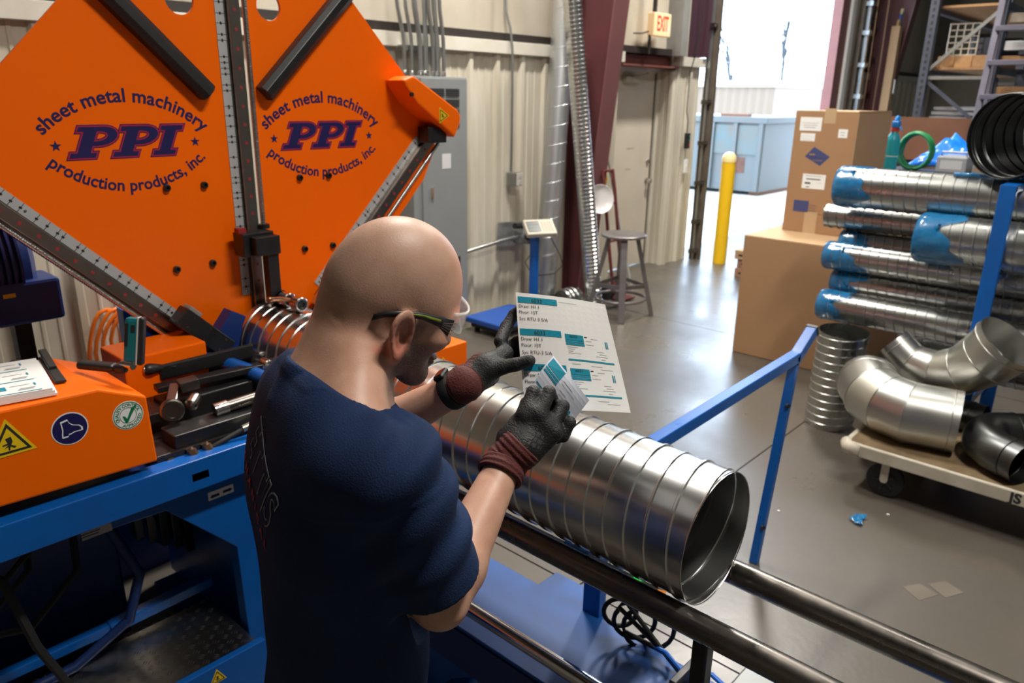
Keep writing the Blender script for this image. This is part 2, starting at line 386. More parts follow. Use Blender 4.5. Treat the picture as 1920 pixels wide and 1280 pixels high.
# ================================================================== outside
tag(obj('ground', MB().b2((-10,4.9,-.2),(60,60,-.015)), M_ground), 'bright sunlit concrete yard beyond the loading door', 'ground', kind='structure')
dm = thing('dumpster', 'pale blue rusty steel dumpster standing in the sunlit yard', 'dumpster', (15.5,7.6,-.015))
M_dump = mat('faded dumpster paint', (.09,.105,.105), .6, var=.5, vscale=3, col2=(.12,.095,.08))
obj('body', MB().b2((14.6,6.7,.06),(16.7,9.6,1.38)), M_dump, dm, bevel=.01)
obj('top_rail', MB().b2((14.54,6.64,1.38),(16.76,9.66,1.5)), M_dump, dm, bevel=.01)
for y in (6.75,9.3): obj('skid', MB().b2((14.7,y,-.015),(16.6,y+.2,.07)), mat('rust', (.16,.07,.035), .8), dm)
for y in (6.72,7.25,7.75,8.9): obj('stiffener', MB().b2((14.53,y,.08),(14.6,y+.08,1.38)), M_dump, dm)
for y0, y1 in ((6.82,7.24),(7.34,7.74)): obj('window_panel', MB().b2((14.57,y0,.78),(14.602,y1,1.34)), mat('blue green panel', (.075,.112,.115), .55, var=.6, vscale=3, col2=(.13,.08,.045)), dm)
obj('rust_patch', MB().b2((14.592,7.05,.42),(14.599,7.55,.72)), mat('rust2', (.13,.055,.035), .8, var=.4, vscale=9), dm)
obj('lid_hinge', MB().b2((14.65,7.1,1.5),(14.8,7.7,1.55)), mat('rust'), dm)
wh = thing('storage_trailer', 'white corrugated storage building behind the dumpster in the yard', 'building', (24,14,0))
G = [[(20.5, 9.3+.08*k, z) if False else (20.5-.03*(k%2), 9.3+.12*k, z) for z in (0, 2.15)] for k in range(90)]
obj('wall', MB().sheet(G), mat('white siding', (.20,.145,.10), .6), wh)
obj('end_wall', MB().b2((20.5,9.25,0),(26,9.3,2.15)), mat('white siding'), wh)
obj('roof', MB().b2((20.4,9.15,2.15),(27,20.1,2.3)), mat('white roof', (.8,.8,.8), .6), wh)
# leafless trees beyond the yard
M_bark = mat('pale bare bark', (.045,.05,.055), .8)
def tree(label, base, h, seed, spread, n):
    rnd = random.Random(seed); mb = MB()
    def grow(p, d, L, r, lev):
        q = p + d*L; mid = p + d*(L*.5) + Vector((rnd.uniform(-1,1),rnd.uniform(-1,1),0))*L*.05
        mb.tube([p, mid, q], [r, r*.85, r*.65], seg=5, cap=False)
        if lev == 0: return
        for k in range(3 if lev > 1 else 4):
            e = (d + Vector((rnd.uniform(-1,1),rnd.uniform(-1,1),rnd.uniform(-.15,.6)))*spread).normalized()
            grow(p + d*(L*rnd.uniform(.45,1)), e, L*rnd.uniform(.5,.75), r*.55, lev-1)
    grow(Vector(base), Vector((rnd.uniform(-.1,.1),rnd.uniform(-.1,.1),1)).normalized(), h*.42, h*.016, n)
    return tag(obj('bare_tree', mb, M_bark, smooth=2), label, 'tree', 'bare trees beyond the yard')
tree('bare round-crowned tree beside the loading door jamb, beyond the storage building', (38,27,0), 5.2, 3, .8, 4)
tree('bare slim tree with upright forked limbs, standing beyond the storage building', (44,22.5,0), 7.6, 5, .33, 4)
tree('bare tall tree leaning slightly, nearest the red door jamb', (46,20.4,0), 8.6, 11, .35, 4)

# stains and patches in the concrete
M_st3 = mat('pale patch', (.155,.135,.11), .3, var=.5, vscale=8, col2=(.11,.095,.075))
for dx, dy, w_ in ((0,0,.075),(.09,-.07,.06)):
    obj('floor_patch', MB().prism([(2.93+dx,.50+dy),(3.0+dx+w_*.3,.455+dy),(3.05+dx,.53+dy),(2.98+dx,.575+dy)], (0,0,.0006), (1,0,0), (0,1,0), .0003), M_st3, floor)
# ================================================================== spiral duct being formed
def spiral(name, p0, p1, r, pitch, mt, parent=None, seg=64, rib=.0032, ribw=.10, sub=None, phase=0., double=False):
    p0, p1 = Vector(p0), Vector(p1); ax = p1-p0; L = ax.length; z = ax/L; x = z.orthogonal().normalized(); y = z.cross(x)
    # one strip turn: flat, then a raised lock seam
    prof = [(0,0),(.5-ribw,0),(.5-ribw*.45,rib),(.5+ribw*.45,rib),(.5+ribw,0),(.82,0)]
    if double: prof = [(0,0),(.20,0),(.225,rib*.7),(.245,rib*.7),(.27,0),(.68,0),(.705,rib),(.745,rib),(.77,0)]
    rows = []; n = int(L/pitch)+2
    for k in range(-1, n): rows += [((k+a)*pitch, b) for a, b in prof]
    v = []; f = []
    for d, h in rows:
        for i in range(seg):
            t = 2*math.pi*i/seg; dd = d + pitch*(i/seg+phase)
            hh = h if 0 < dd < L else 0
            dd = min(max(dd, 0), L); v.append(p0 + z*dd + x*((r+hh)*math.cos(t)) + y*((r+hh)*math.sin(t)))
    m = len(rows); np_ = len(prof)
    for k in range(m-1):
        for i in range(seg):
            j = (i+1) % seg
            if j: q = (k*seg+i, k*seg+j, (k+1)*seg+j, (k+1)*seg+i)
            else:
                if k+1+np_ >= m: continue
                q = (k*seg+i, (k+np_)*seg, (k+1+np_)*seg, (k+1)*seg+i)
            c = [v[a] for a in q]
            if (c[0]-c[3]).length < 1e-6 and (c[1]-c[2]).length < 1e-6: continue
            f.append(q)
    mb = MB(); mb.v = v; mb.f = f
    o = obj(name, mb, mt, parent, smooth=2, weld=True)
    try: o.data.set_sharp_from_angle(angle=math.radians(14))
    except Exception: pass
    return o
TA = Vector((1.386,.641,.928)); TB = Vector((1.386,2.46,.972)); TR = .1525
td = (TB-TA).normalized()
duct = thing('spiral_duct', 'long shiny spiral duct leaving the orange former and lying on two dark rollers', 'duct', tuple(TA))
spiral('duct_shell', TA, TB, TR, .108, M_galv, duct, seg=96, rib=.0042, ribw=.04, double=True)
obj('cut_edge', MB().tube([TA + Vector((math.cos(a)*TR, 0, math.sin(a)*TR)) for a in [2*math.pi*k/64 for k in range(64)]], .0013, seg=6, closed=True), M_steel, duct, smooth=True)

# ================================================================== tube forming machine
PY = 2.5
mach = thing('duct_forming_machine', 'large orange and blue spiral duct forming machine with twin logo plates', 'machine', (1.0, 2.3, 0))
plate_poly = [(.022,.90),(.022,2.44),(.20,2.44),(.72,1.90),(.86,1.71),(.855,1.62),(.79,1.50),(.24,.94)]
for sx, hole, hr in ((-1, (.193,2.118), .046), (1, (.115,2.122), .045)):
    poly = [(sx*a, b) for a, b in plate_poly]
    h = circle_poly(hr, 28, sx*hole[0], hole[1])
    me = place(outline([poly, h], ext=.006), (1.386, PY+.006, 0), (1,0,0), (0,0,1))
    pl = objm('side_plate', me, M_orange, mach, bevel=.0015)
    # black bump bars, 45 degrees
    a, b = ((1.245,1.84),(.80,2.285)) if sx < 0 else ((1.447,1.84),(1.94,2.32))
    dv = Vector((b[0]-a[0],0,b[1]-a[1])).normalized(); nv = Vector((-dv.z,0,dv.x))
    A = Vector((a[0],PY-.026,a[1])); B = Vector((b[0],PY-.026,b[1]))
    obj('bump_bar', MB().prism([(-.030,.026),(-.030,-.008),(-.012,-.022),(.012,-.026),(.030,-.012),(.030,.026)], A, nv, (0,1,0), (B-A).length if nv.cross(Vector((0,1,0))).dot(dv) > 0 else -(B-A).length), M_blackp, mach, bevel=.002)
    # socket screws in a square
    for dx, dz in ((.306,1.548),(.180,1.548),(.306,1.28),(.180,1.283)):
        c = (1.386+sx*dx+(.006 if sx>0 else 0), PY, dz)
        sc = obj('cap_screw', MB().lathe(c, (0,-1,0), [(0,.0115),(.011,.0115),(.013,.0095),(.013,.006),(.006,.0055),(.006,.0005)], 16), M_black, mach, smooth=True)
    # logo
    L0 = Vector((.985 if sx < 0 else 1.690, PY-.0006, 1.697))
    U, V = (1,0,0), (0,0,1)
    def P_shape(x0, wd, hgt, I=False):
        s = .013; w0 = .036
        if I: return [[(x0,0),(x0+.068,0),(x0+.068,s),(x0+.05,s),(x0+.05,hgt-s),(x0+.068,hgt-s),(x0+.068,hgt),(x0,hgt),(x0,hgt-s),(x0+.016,hgt-s),(x0+.016,s),(x0,s)]]
        o = [(x0,0),(x0+.072,0),(x0+.072,s),(x0+.054,s),(x0+.054,.034)]
        cx, cy, rx, ry = x0+.070, (hgt+.034)/2, .047, (hgt-.034)/2
        o += [(cx+rx*math.cos(t), cy+ry*math.sin(t)) for t in [-math.pi/2+math.pi*k/12 for k in range(13)]]
        o += [(x0,hgt),(x0,hgt-s),(x0+.018,hgt-s),(x0+.018,s),(x0,s)]
        rx2, ry2 = .026, ry-.0125
        hole = [(x0+.054,cy-ry2)] + [(cx-.006+rx2*math.cos(t), cy+ry2*math.sin(t)) for t in [-math.pi/2+math.pi*k/10 for k in range(11)]] + [(x0+.054,cy+ry2)]
        return [o, hole[::-1]]
    for off, mt, lift in ((.0068, M_navyink, 0), (.0042, M_crim, .0004), (.0005, M_navyink, .0008)):
        for x0, I in ((-.158,False),(-.035,False),(.086,True)):
            polys = P_shape(x0, 0, .088, I)
            polys = [[(x+.42*(y-.044), y-.044) for x, y in p] for p in polys]
            me = place(outline(polys, ext=.0003, off=off), L0 + Vector((0,-lift,0)), U, V)
            objm('logo_letter', me, mt, pl)
    me = place(text_mesh('sheet metal machinery', .056, off=.0011, spacing=1.02, ay='BOTTOM_BASELINE'), L0, U, V, arc(.35, .116-.35)); letters('logo_glyph', me, M_navyink, pl)
    me = place(text_mesh('production products, inc.', .051, off=.0010, spacing=1.0, ay='BOTTOM_BASELINE'), L0, U, V, arc(.36, -.150+.36, True)); letters('logo_glyph', me, M_navyink, pl)
    for q in (-.208,.208): objm('logo_star', place(outline([star_poly(.0165, q, -.008)]), L0, U, V), M_navyink, pl)

# three slides with scale strip, guide rail, lead screw
def screw(p0, p1, r, pitch, name, parent, mt):
    p0, p1 = Vector(p0), Vector(p1); L = (p1-p0).length; z = (p1-p0)/L; n = int(L/pitch); prof = []
    for k in range(n): prof += [(k*pitch, r*.80), (k*pitch+pitch*.45, r), (k*pitch+pitch*.55, r)]
    prof += [(L, r*.8)]
    return obj(name, MB().lathe(p0, z, prof, 10), mt, parent, smooth=2)
def slide(o, d, e, s0, s1, ss0, ss1, seed):   # origin, axis, lateral (screw side), rail range, strip range
    o, d, e = Vector(o), Vector(d).normalized(), Vector(e).normalized(); n = Vector((0,-1,0)); rnd = random.Random(seed)
    def bx(t0, t1, n0, n1, a, b):
        c = o + d*((a+b)/2) + e*((t0+t1)/2) + n*((n0+n1)/2); M = Matrix((e, n, d)).transposed()
        return MB().box(c, (t1-t0, n1-n0, b-a), M)
    obj('slide_base', bx(-.024,.026,0,.010,s0,s1), M_dsteel, mach)
    rail = obj('guide_rail', bx(-.020,.020,.010,.026,s0,s1), mat('guide rail steel', (.30,.27,.24), .3, 1., var=.3, vscale=6, col2=(.17,.15,.14)), mach, bevel=.002)
    k = s0+.05
    while k < s1:
        obj('rail_plug', MB().cyl(o+d*k+n*.0255, o+d*k+n*.0272, .0055, seg=10), mat('red plug', (.30,.02,.02), .5), rail); k += .06
    st = obj('scale_strip', bx(-.055,-.023,0,.003,ss0,ss1), M_alu, mach)
    k = ss0+.03; i = 0
    while k < ss1-.02:
        obj('scale_tick', bx(-.0545,-.0235,.003,.0034,k-.0009,k+.0009), M_ink, st)
        obj('scale_tick', bx(-.042,-.036,.003,.0034,k-.0045,k+.0045), M_ink, st)
        k += rnd.choice((.018,.03,.034,.034,.05)); i += 1
    for k in (ss0+.015, (ss0+ss1)/2, ss1-.1): obj('strip_rivet', MB().lathe(o+d*k+e*-.039+n*.003, n, [(0,.005),(.002,.004),(.0026,.0005)], 10), M_steel, st)
    screw(o+d*s0+e*.036+n*.03, o+d*s1+e*.036+n*.03, .0085, .0075, 'lead_screw', mach, M_steel)
slide((1.360,PY,0), (0,0,1), (1,0,0), 1.03, 2.44, 1.149, 2.44, 1)
slide((1.386,PY,.850), (1,0,1), (1,0,-1), .33, 1.17, .365, 1.12, 2)
slide((1.386,PY,.742), (-1,0,1), (-1,0,-1), .40, 1.60, .505, 1.60, 3)
# upper carriage with its two press rollers
cg = obj('slide_carriage', MB().b2((1.275,2.40,1.305),(1.392,2.47,1.385)).b2((1.30,2.36,1.31),(1.392,2.40,1.375)), M_black, mach, bevel=.003)
obj('carriage_arm', MB().b2((1.345,2.37,1.136),(1.388,2.41,1.31)), M_black, mach, bevel=.003)
obj('limit_switch', MB().b2((1.272,2.42,1.385),(1.30,2.45,1.402)), mat('red plug', (.30,.02,.02)), mach)
obj('carriage_nut', MB().cyl((1.396,2.47,1.385),(1.396,2.47,1.40),.02), M_black, mach, smooth=True)
ra = obj('roller_shaft', MB().cyl((1.385,2.44,1.151),(1.385,2.245,1.147),.011), M_black, mach, smooth=True)
for y, r, l, mt in ((2.42,.027,.05,M_black),(2.36,.026,.045,M_steel),(2.285,.026,.045,M_steel)):
    zz = 1.151 + (y-2.44)*.02
    ro = obj('press_roller', MB().lathe((1.385,y,zz),(0,-1,0),[(0,.01),(0,r-.003),(.003,r),(l-.003,r),(l,r-.003),(l,r*.72),(l-.006,r*.7),(l-.006,.002)],28), mt, mach, smooth=True)
    obj('bearing_ring', MB().lathe((1.385,y-l+.004,zz),(0,-1,0),[(0,r*.66),(.004,r*.62),(.004,r*.40),(0,r*.38)],24), M_black, ro, smooth=True)
obj('roller_lever', MB().tube([(1.30,2.30,1.172),(1.335,2.30,1.168),(1.37,2.29,1.158)], .008, seg=8).ball((1.297,2.30,1.172),.012), mat('copper lever', (.45,.22,.13), .3, 1.), mach, smooth=True)
# left carriage, 45 degrees
d45 = Vector((-1,0,1)).normalized(); e45 = Vector((-1,0,-1)).normalized()
c0 = Vector((1.108,2.42,1.072))
lc = obj('slide_carriage', MB().box(c0, (.066,.06,.215), Matrix((e45, Vector((0,-1,0)), d45)).transposed()), M_black, mach, bevel=.003)
for s in (-.07,.0,.07):
    for t in (-.02,.02): obj('block_screw', MB().cyl(c0+d45*s+e45*t+Vector((0,-.029,0)), c0+d45*s+e45*t+Vector((0,-.032,0)), .004, seg=8), M_dsteel, lc)
obj('carriage_cap', MB().box(c0+d45*.075-e45*.036, (.02,.05,.05), Matrix((e45, Vector((0,-1,0)), d45)).transposed()), mat('grey cap', (.25,.23,.21), .5), mach, bevel=.004)
obj('roller_shaft', MB().cyl((1.207,2.43,.985),(1.207,2.05,.975),.013), M_steel, mach, smooth=True)
for y in (2.34,2.22): obj('press_roller', MB().lathe((1.207,y,.982),(0,-1,0),[(0,.01),(0,.021),(.003,.024),(.04,.024),(.043,.021),(.043,.01)],24), M_steel, mach, smooth=True)
obj('shaft_collar', MB().lathe((1.207,2.275,.981),(0,-1,0),[(0,.01),(0,.0235),(.02,.0235),(.02,.01)],24), M_black, mach, smooth=True)
# right carriage
d2 = Vector((1,0,1)).normalized(); e2 = Vector((1,0,-1)).normalized(); c1 = Vector((1.386,2.44,.85)) + d2*.335
obj('slide_carriage', MB().box(c1, (.09,.05,.10), Matrix((e2, Vector((0,-1,0)), d2)).transposed()), M_steel, mach, bevel=.004)
obj('carriage_arm', MB().box(c1-d2*.073, (.05,.05,.055), Matrix((e2, Vector((0,-1,0)), d2)).transposed()), M_black, mach, bevel=.004)
# orange motor hood at the end of the right slide
hood2 = obj('motor_hood', MB().prism([(0,0),(.05,.016),(.07,.010),(.288,-.11),(.306,-.14),(.30,-.165),(.268,-.222),(.245,-.20),(.07,-.085),(.02,-.03)], (1.985,2.385,1.897), (1,0,0), (0,0,1), -.12), M_orange, mach, bevel=.008)
def warn(o, u, v, s, parent, simple=False):   # yellow warning triangle
    T = lambda k: [(0,.577*k*s*2/1.0*.55),(-.5*s*k,-.29*s*k),(.5*s*k,-.29*s*k)]
    tri = lambda k: [(0,.577*s*k),(-.5*s*k,-.289*s*k),(.5*s*k,-.289*s*k)]
    n = Vector(u).cross(Vector(v)).normalized(); o = Vector(o)
    objm('warning_sign', place(outline([tri(1)], ext=.0004, off=s*.06), o+n*.0004, u, v), M_ysign, parent)
    objm('warning_border', place(outline([tri(.98), tri(.76)], ext=.0004), o+n*.0008, u, v), M_ink, parent)
    hand = [[(-.18*s,-.02*s),(-.05*s,.0),(-.09*s,.14*s),(.05*s,.17*s),(.07*s,.02*s),(.02*s,-.06*s),(.14*s,-.13*s),(.09*s,-.17*s),(0,-.10*s),(-.02*s,-.2*s),(-.06*s,-.2*s),(-.05*s,-.10*s),(-.15*s,-.14*s),(-.04*s,-.04*s),(-.17*s,-.06*s)]]
    objm('warning_pictogram', place(outline(hand, ext=.0004), o+n*.0009, u, v), M_ink, parent)
warn((2.185,2.384,1.765), (.75,0,.42), (-.42,0,.75), .052, hood2)
obj('hood_screw', MB().cyl((2.02,2.384,1.845),(2.02,2.374,1.845),.008), M_black, hood2, smooth=True)
obj('end_bearing', MB().b2((2.14,2.42,1.655),(2.24,2.49,1.72)), M_black, mach, bevel=.004)

# lower orange covers
HY = 1.95
hood = obj('drive_hood', MB().prism([(-.35,.93),(.729,.893),(.723,1.084),(.612,1.134),(-.35,1.165)], (0,HY,0), (1,0,0), (0,0,1), -.34), M_orange, mach, bevel=.006)
ocov = obj('rear_cover', MB().b2((.80,2.30,.86),(1.06,2.48,1.078)), mat('orange machine enamel'), mach, bevel=.006)
obj('side_cover', MB().b2((1.62,1.98,.62),(1.925,2.42,.952)), M_orange, mach, bevel=.004)
warn(Vector((1.80,1.979,.885)), (1,0,0), (0,0,1), .05, mach)
# hood decals
U, V = (1,0,0), (0,0,1); DN = Vector((0,-.0006,0))
c = onY(131,803,HY) + DN
objm('boot_sign', place(outline([circle_poly(.042,40)]), c, U, V), M_white, hood)
objm('boot_sign_disc', place(outline([circle_poly(.0392,40)]), c + DN, U, V), M_navyink, hood)
boot = [(-.018,.021),(-.003,.024),(.0,.015),(.007,.008),(.021,.003),(.026,-.003),(.026,-.011),(.008,-.011),(.0,-.014),(-.005,-.014),(-.006,-.019),(-.019,-.019),(-.0185,-.010),(-.0165,.0)]
objm('boot_line', place(outline([[(x*1.08,y*1.08) for x,y in boot], [(x*.93,y*.91) for x,y in boot][::-1]]), c + DN*2, U, V), M_white, hood)
c = onY(240,778,HY) + DN
M_qc = mat('green decal ink', (.0,.16,.055), .5)
objm('approval_sign', place(outline([circle_poly(.0385,40)]), c, U, V), M_white, hood)
for a, b in ((.0365,.0345),(.0215,.0203)): objm('approval_ring', place(outline([circle_poly(a,40), circle_poly(b,40)[::-1]]), c + DN, U, V), M_qc, hood)
objm('approval_text', place(text_mesh('QUALITY CONTROL', .0112, off=.0002, spacing=.92, ay='BOTTOM_BASELINE'), c + DN, U, V, lambda x, y: ((.0245+y)*math.sin(x/.0285-.35), (.0245+y)*math.cos(x/.0285-.35))), M_qc, hood)
objm('approval_text', place(text_mesh('APPROVED', .0112, off=.0002, spacing=1.15, ay='BOTTOM_BASELINE'), c + DN, U, V, lambda x, y: ((.0325-y)*math.sin(x/.03+.45), -(.0325-y)*math.cos(x/.03+.45))), M_qc, hood)
objm('check_mark', place(outline([[(-.014,.001),(-.008,-.001),(-.004,-.009),(.010,.018),(.026,.026),(.006,-.004),(-.003,-.019),(-.008,-.018)]]), c + DN*2, U, V), M_qc, hood)
warn(onY(18,830,HY)+DN, U, V, .088, hood)

# forming head between hood and duct
obj('head_plate', MB().b2((.74,1.99,.84),(1.24,2.40,.885)), mat('worn black steel', (.03,.028,.028), .35, .6, var=.5, vscale=8, col2=(.10,.085,.08)), mach, bevel=.003)
obj('head_plate', MB().b2((.76,2.16,.885),(.90,2.32,.94)), mat('worn black steel'), mach, bevel=.003)
obj('head_block', MB().b2((.86,2.17,.885),(1.20,2.27,.955)), M_black, mach, bevel=.004)
obj('head_bar', MB().bar((.86,2.24,.985),(1.20,2.20,.985),.045,.02), M_black, mach, bevel=.003)
obj('head_slot_arm', MB().bar((.90,2.30,1.01),(1.205,2.27,1.02),.015,.05), M_black, mach, bevel=.006)
obj('blue_bracket', MB().b2((1.09,2.30,.955),(1.215,2.44,1.0)), M_blue, mach, bevel=.006)
obj('blue_bracket', MB().tube([(1.08,2.36,.99),(1.11,2.30,.995),(1.15,2.22,.975),(1.175,2.10,.955)], .024, seg=10), M_blue, mach, smooth=True)
obj('blue_bracket', MB().b2((.90,2.34,1.0),(1.02,2.38,1.03)), M_blue, mach, bevel=.004)
for x in (.955,1.03): 
    tb = obj('orange_tab', MB().b2((x,2.33,1.03),(x+.035,2.37,1.038)), M_orange, mach)
    obj('tab_screw', MB().cyl((x+.017,2.35,1.038),(x+.017,2.35,1.046),.006,seg=10), M_black, tb)
obj('edge_roller', MB().lathe((.842,2.10,.965),(-.25,-1,.1),[(0,.01),(0,.030),(.004,.034),(.018,.034),(.022,.030),(.022,.021),(.019,.020),(.019,.001)],28), M_dsteel, mach, smooth=True)
obj('roller_mount', MB().bar((.85,2.12,.965),(.90,2.19,1.0),.03,.02), mat('guide rail steel'), mach, bevel=.003)
obj('roller_mount', MB().bar((.895,2.10,.955),(.935,2.13,.975),.035,.035), M_steel, mach, bevel=.012)
obj('head_nut', MB().bar((.90,2.17,1.0),(.955,2.16,1.005),.05,.034), mat('worn black steel'), mach, bevel=.004)
lv = obj('lever_rod', MB().tube([(.98,2.31,.995),(.97,2.30,1.015),(.945,2.29,1.022),(.91,2.30,1.025)], .0055, seg=8), M_black, mach, smooth=True)
obj('lever_knob', MB().lathe((.915,2.30,1.025),(-1,.05,.10),[(0,.006),(.004,.011),(.02,.015),(.04,.0195),(.052,.019),(.058,.014),(.06,.001)],20), M_blackp, lv, smooth=True)
obj('lever_knob_cap', MB().lathe((.857,2.303,1.031),(-1,.05,.10),[(0,.0135),(.003,.0135),(.0045,.010),(.0045,.001)],20), M_steel, lv, smooth=True)
obj('valve_block', MB().b2((.80,2.0,.885),(1.15,2.09,.925)), M_black, mach, bevel=.003)
obj('cylinder_body', MB().cyl((.95,2.06,.94),(1.20,2.04,.955),.018), M_dsteel, mach, smooth=True)
obj('cylinder_collar', MB().cyl((.95,2.06,.94),(.99,2.057,.943),.021), M_steel, mach, smooth=True)
for x in (.83,.875): obj('brass_fitting', MB().cyl((x,1.985,.885),(x+.012,1.97,.85),.011).cyl((x+.003,1.982,.878),(x+.009,1.973,.86),.014,seg=6), mat('brass', (.30,.19,.12), .35, .9), mach)
for (x, z, r) in ((.99,.905,.0105),(1.02,.873,.014)):
    obj('hose_fitting', MB().cyl((x,1.975,z-.01),(x+.055,1.97,z),r).cyl((x+.055,1.97,z),(x+.085,1.968,z+.005),r*.7,seg=6), mat('zinc fitting', (.50,.50,.40), .3, .9), mach, smooth=True)
    obj('hydraulic_hose', MB().tube([(x+.01,1.975,z-.01),(x-.05,1.975,z-.025),(x-.12,1.98,z-.045),(x-.17,2.0,z-.09),(x-.17,2.08,z-.2)], r*.75, seg=10), M_rubber, mach, smooth=True)
obj('hydraulic_hose', MB().tube([(.80,2.0,.86),(.82,1.97,.835),(.88,1.955,.828),(.95,1.955,.838),(1.02,1.955,.85),(1.1,2.0,.86)], .0075, seg=10), M_rubber, mach, smooth=True)
obj('sight_glass', MB().lathe((.775,1.99,.855),(0,-1,0),[(0,.018),(.006,.018),(.008,.014),(.005,.012),(.005,.001)],20), M_dsteel, mach, smooth=True)
obj('table_clamp', MB().b2((.80,1.93,.80),(.86,1.97,.835)), M_black, mach, bevel=.006)
obj('die_housing', MB().b2((1.19,2.36,.70),(1.58,2.49,.812)), M_blue2, mach, bevel=.004)
for x0, x1 in ((1.19,1.258),(1.514,1.58)): obj('die_cheek', MB().b2((x0,2.36,.81),(x1,2.49,.862)), M_blue2, mach, bevel=.004)
obj('die_bracket', MB().prism([(0,0),(.058,0),(.060,.06),(.085,.14),(.10,.17),(.05,.20),(0,.14)], (1.16,2.40,.93), (1,0,0), (0,0,1), -.06), M_blue2, mach, bevel=.003)

# blue base
obj('base_beam', MB().b2((-.35,1.93,.775),(1.16,1.99,.868)), M_blue, mach, bevel=.003)
obj('base_top', MB().b2((-.35,1.99,.80),(1.20,2.50,.84)), M_blue2, mach)
def ypoly(name, pts, y0, th, mt): return obj(name, MB().prism([(p.x,p.z) for p in pts], (0,y0,0), (1,0,0), (0,0,1), -th), mt, mach, bevel=.003)
fp = [Vector((x,0,z)) for x, z in ((.51,.79),(1.07,.79),(1.07,.03),(.955,.03),(.945,.50),(.75,.71),(.53,.72))]
bfr = ypoly('base_panel', fp, 2.0, .05, M_blue)
obj('base_side', MB().b2((1.02,2.05,.03),(1.07,2.75,.79)), M_blue, mach)
obj('base_block', MB().b2((1.05,2.0,.18),(1.32,2.6,.62)), M_blue, mach, bevel=.004)
obj('base_foot', MB().b2((.93,1.96,0),(1.09,2.7,.035)), M_blue2, mach)
obj('base_side', MB().b2((-.35,2.1,.0),(-.28,2.75,.79)), M_blue2, mach)
obj('base_rear', MB().b2((-.35,2.85,.0),(1.3,2.9,.55)), M_blue2, mach)
c = onY(414,922.5,2.0) + DN*2
objm('arrow_decal', place(outline([[(-.040,-.0135),(.040,-.0135),(.040,.0135),(-.040,.0135)]]), c, U, V), M_white, bfr)
for s in (-1,1):
    objm('arrow_mark', place(outline([[(s*x,y) for x,y in ((.036,-.002),(.026,.005),(.026,.0025),(.006,.0025),(.006,-.006),(.026,-.006),(.026,-.0085))]]), c + Vector((0,0,.001*s)) + DN, U, V), M_navyink, bfr)
obj('data_plate', MB().box((.565,1.996,.742), (.075,.003,.05)), mat('grey data plate', (.42,.40,.40), .4), mach)
for k in range(5): obj('data_line', MB().box((.56-.004*k,1.994,.758-.008*k), (.05,.001,.002)), M_ink, mach)
obj('panel_latch', MB().b2((.60,1.985,.755),(.64,2.0,.772)), M_dsteel, mach, bevel=.003)
obj('hydraulic_hose', MB().tube([(.55,2.25,.72),(.66,2.20,.60),(.71,2.17,.44),(.66,2.17,.30),(.50,2.18,.22),(.30,2.2,.2),(.1,2.2,.22)], .016, seg=10), mat('blue hose', (.004,.02,.10), .45), mach, smooth=True)
for k, (x, z) in enumerate(((.36,.60),(.30,.50),(.42,.44))):
    obj('hydraulic_hose', MB().tube([(x-.45,2.3,.74),(x-.25,2.25,z),(x,2.22,z-.06),(x+.15,2.26,z+.04),(x+.2,2.4,.74)], .011, seg=8), M_rubber, mach, smooth=True)
obj('hydraulic_hose', MB().tube([(.22,2.2,.74),(.36,2.12,.62),(.40,2.1,.40),(.46,2.1,.22),(.40,2.12,.17),(.30,2.2,.18)], .013, seg=8), M_rubber, mach, smooth=True)
for k in range(5): obj('valve_body', MB().b2((.80+.04*k,2.42,.40-.03*k),(.83+.04*k,2.47,.62)), M_dsteel if k % 2 else M_galvd, mach, bevel=.004)
obj('hydraulic_tank', MB().b2((-.2,2.45,.05),(.75,2.8,.6)), M_blue2, mach, bevel=.01)
# tread plate step
M_tread = mat('tread plate', (.42,.40,.37), .3, 1., var=.5, vscale=6, col2=(.22,.20,.18))
st = obj('step_tread', MB().b2((-.35,1.925,.188),(.935,2.23,.2)), M_tread, mach)
tb = MB()
for i in range(40):
    for j in range(10):
        cx, cy = -.32+.0315*i, 1.945+.0315*j
        if cx > .92: continue
        s = 1 if (i+j) % 2 else -1; M = Matrix.Rotation(s*math.radians(45), 3, 'Z')
        for k in range(3 if i % 2 else 3):
            dd = M @ Vector((0,(k-1)*.0075,0)); a = M @ Vector((.011,0,0)); b = M @ Vector((0,.0016,0)); q = Vector((cx,cy,.2))+dd
            tb.add([q-a, q-b, q+a, q+b, q+Vector((0,0,.0016))], [(0,1,4),(1,2,4),(2,3,4),(3,0,4)])
obj('tread_bars', tb, M_tread, st, kind='stuff')
sf = obj('step_front', MB().b2((-.35,1.90,.03),(.955,1.925,.205)), M_blue, mach, bevel=.003)
warn(onY(408,1270,1.90)+DN, U, V, .045, sf)
obj('step_rail', MB().bar((-.35,2.24,.255),(.62,2.24,.255),.03,.03), M_blue, mach, bevel=.003)
obj('step_rail', MB().bar((.62,2.24,.255),(.95,2.24,.262),.04,.035), M_blue, mach, bevel=.003)
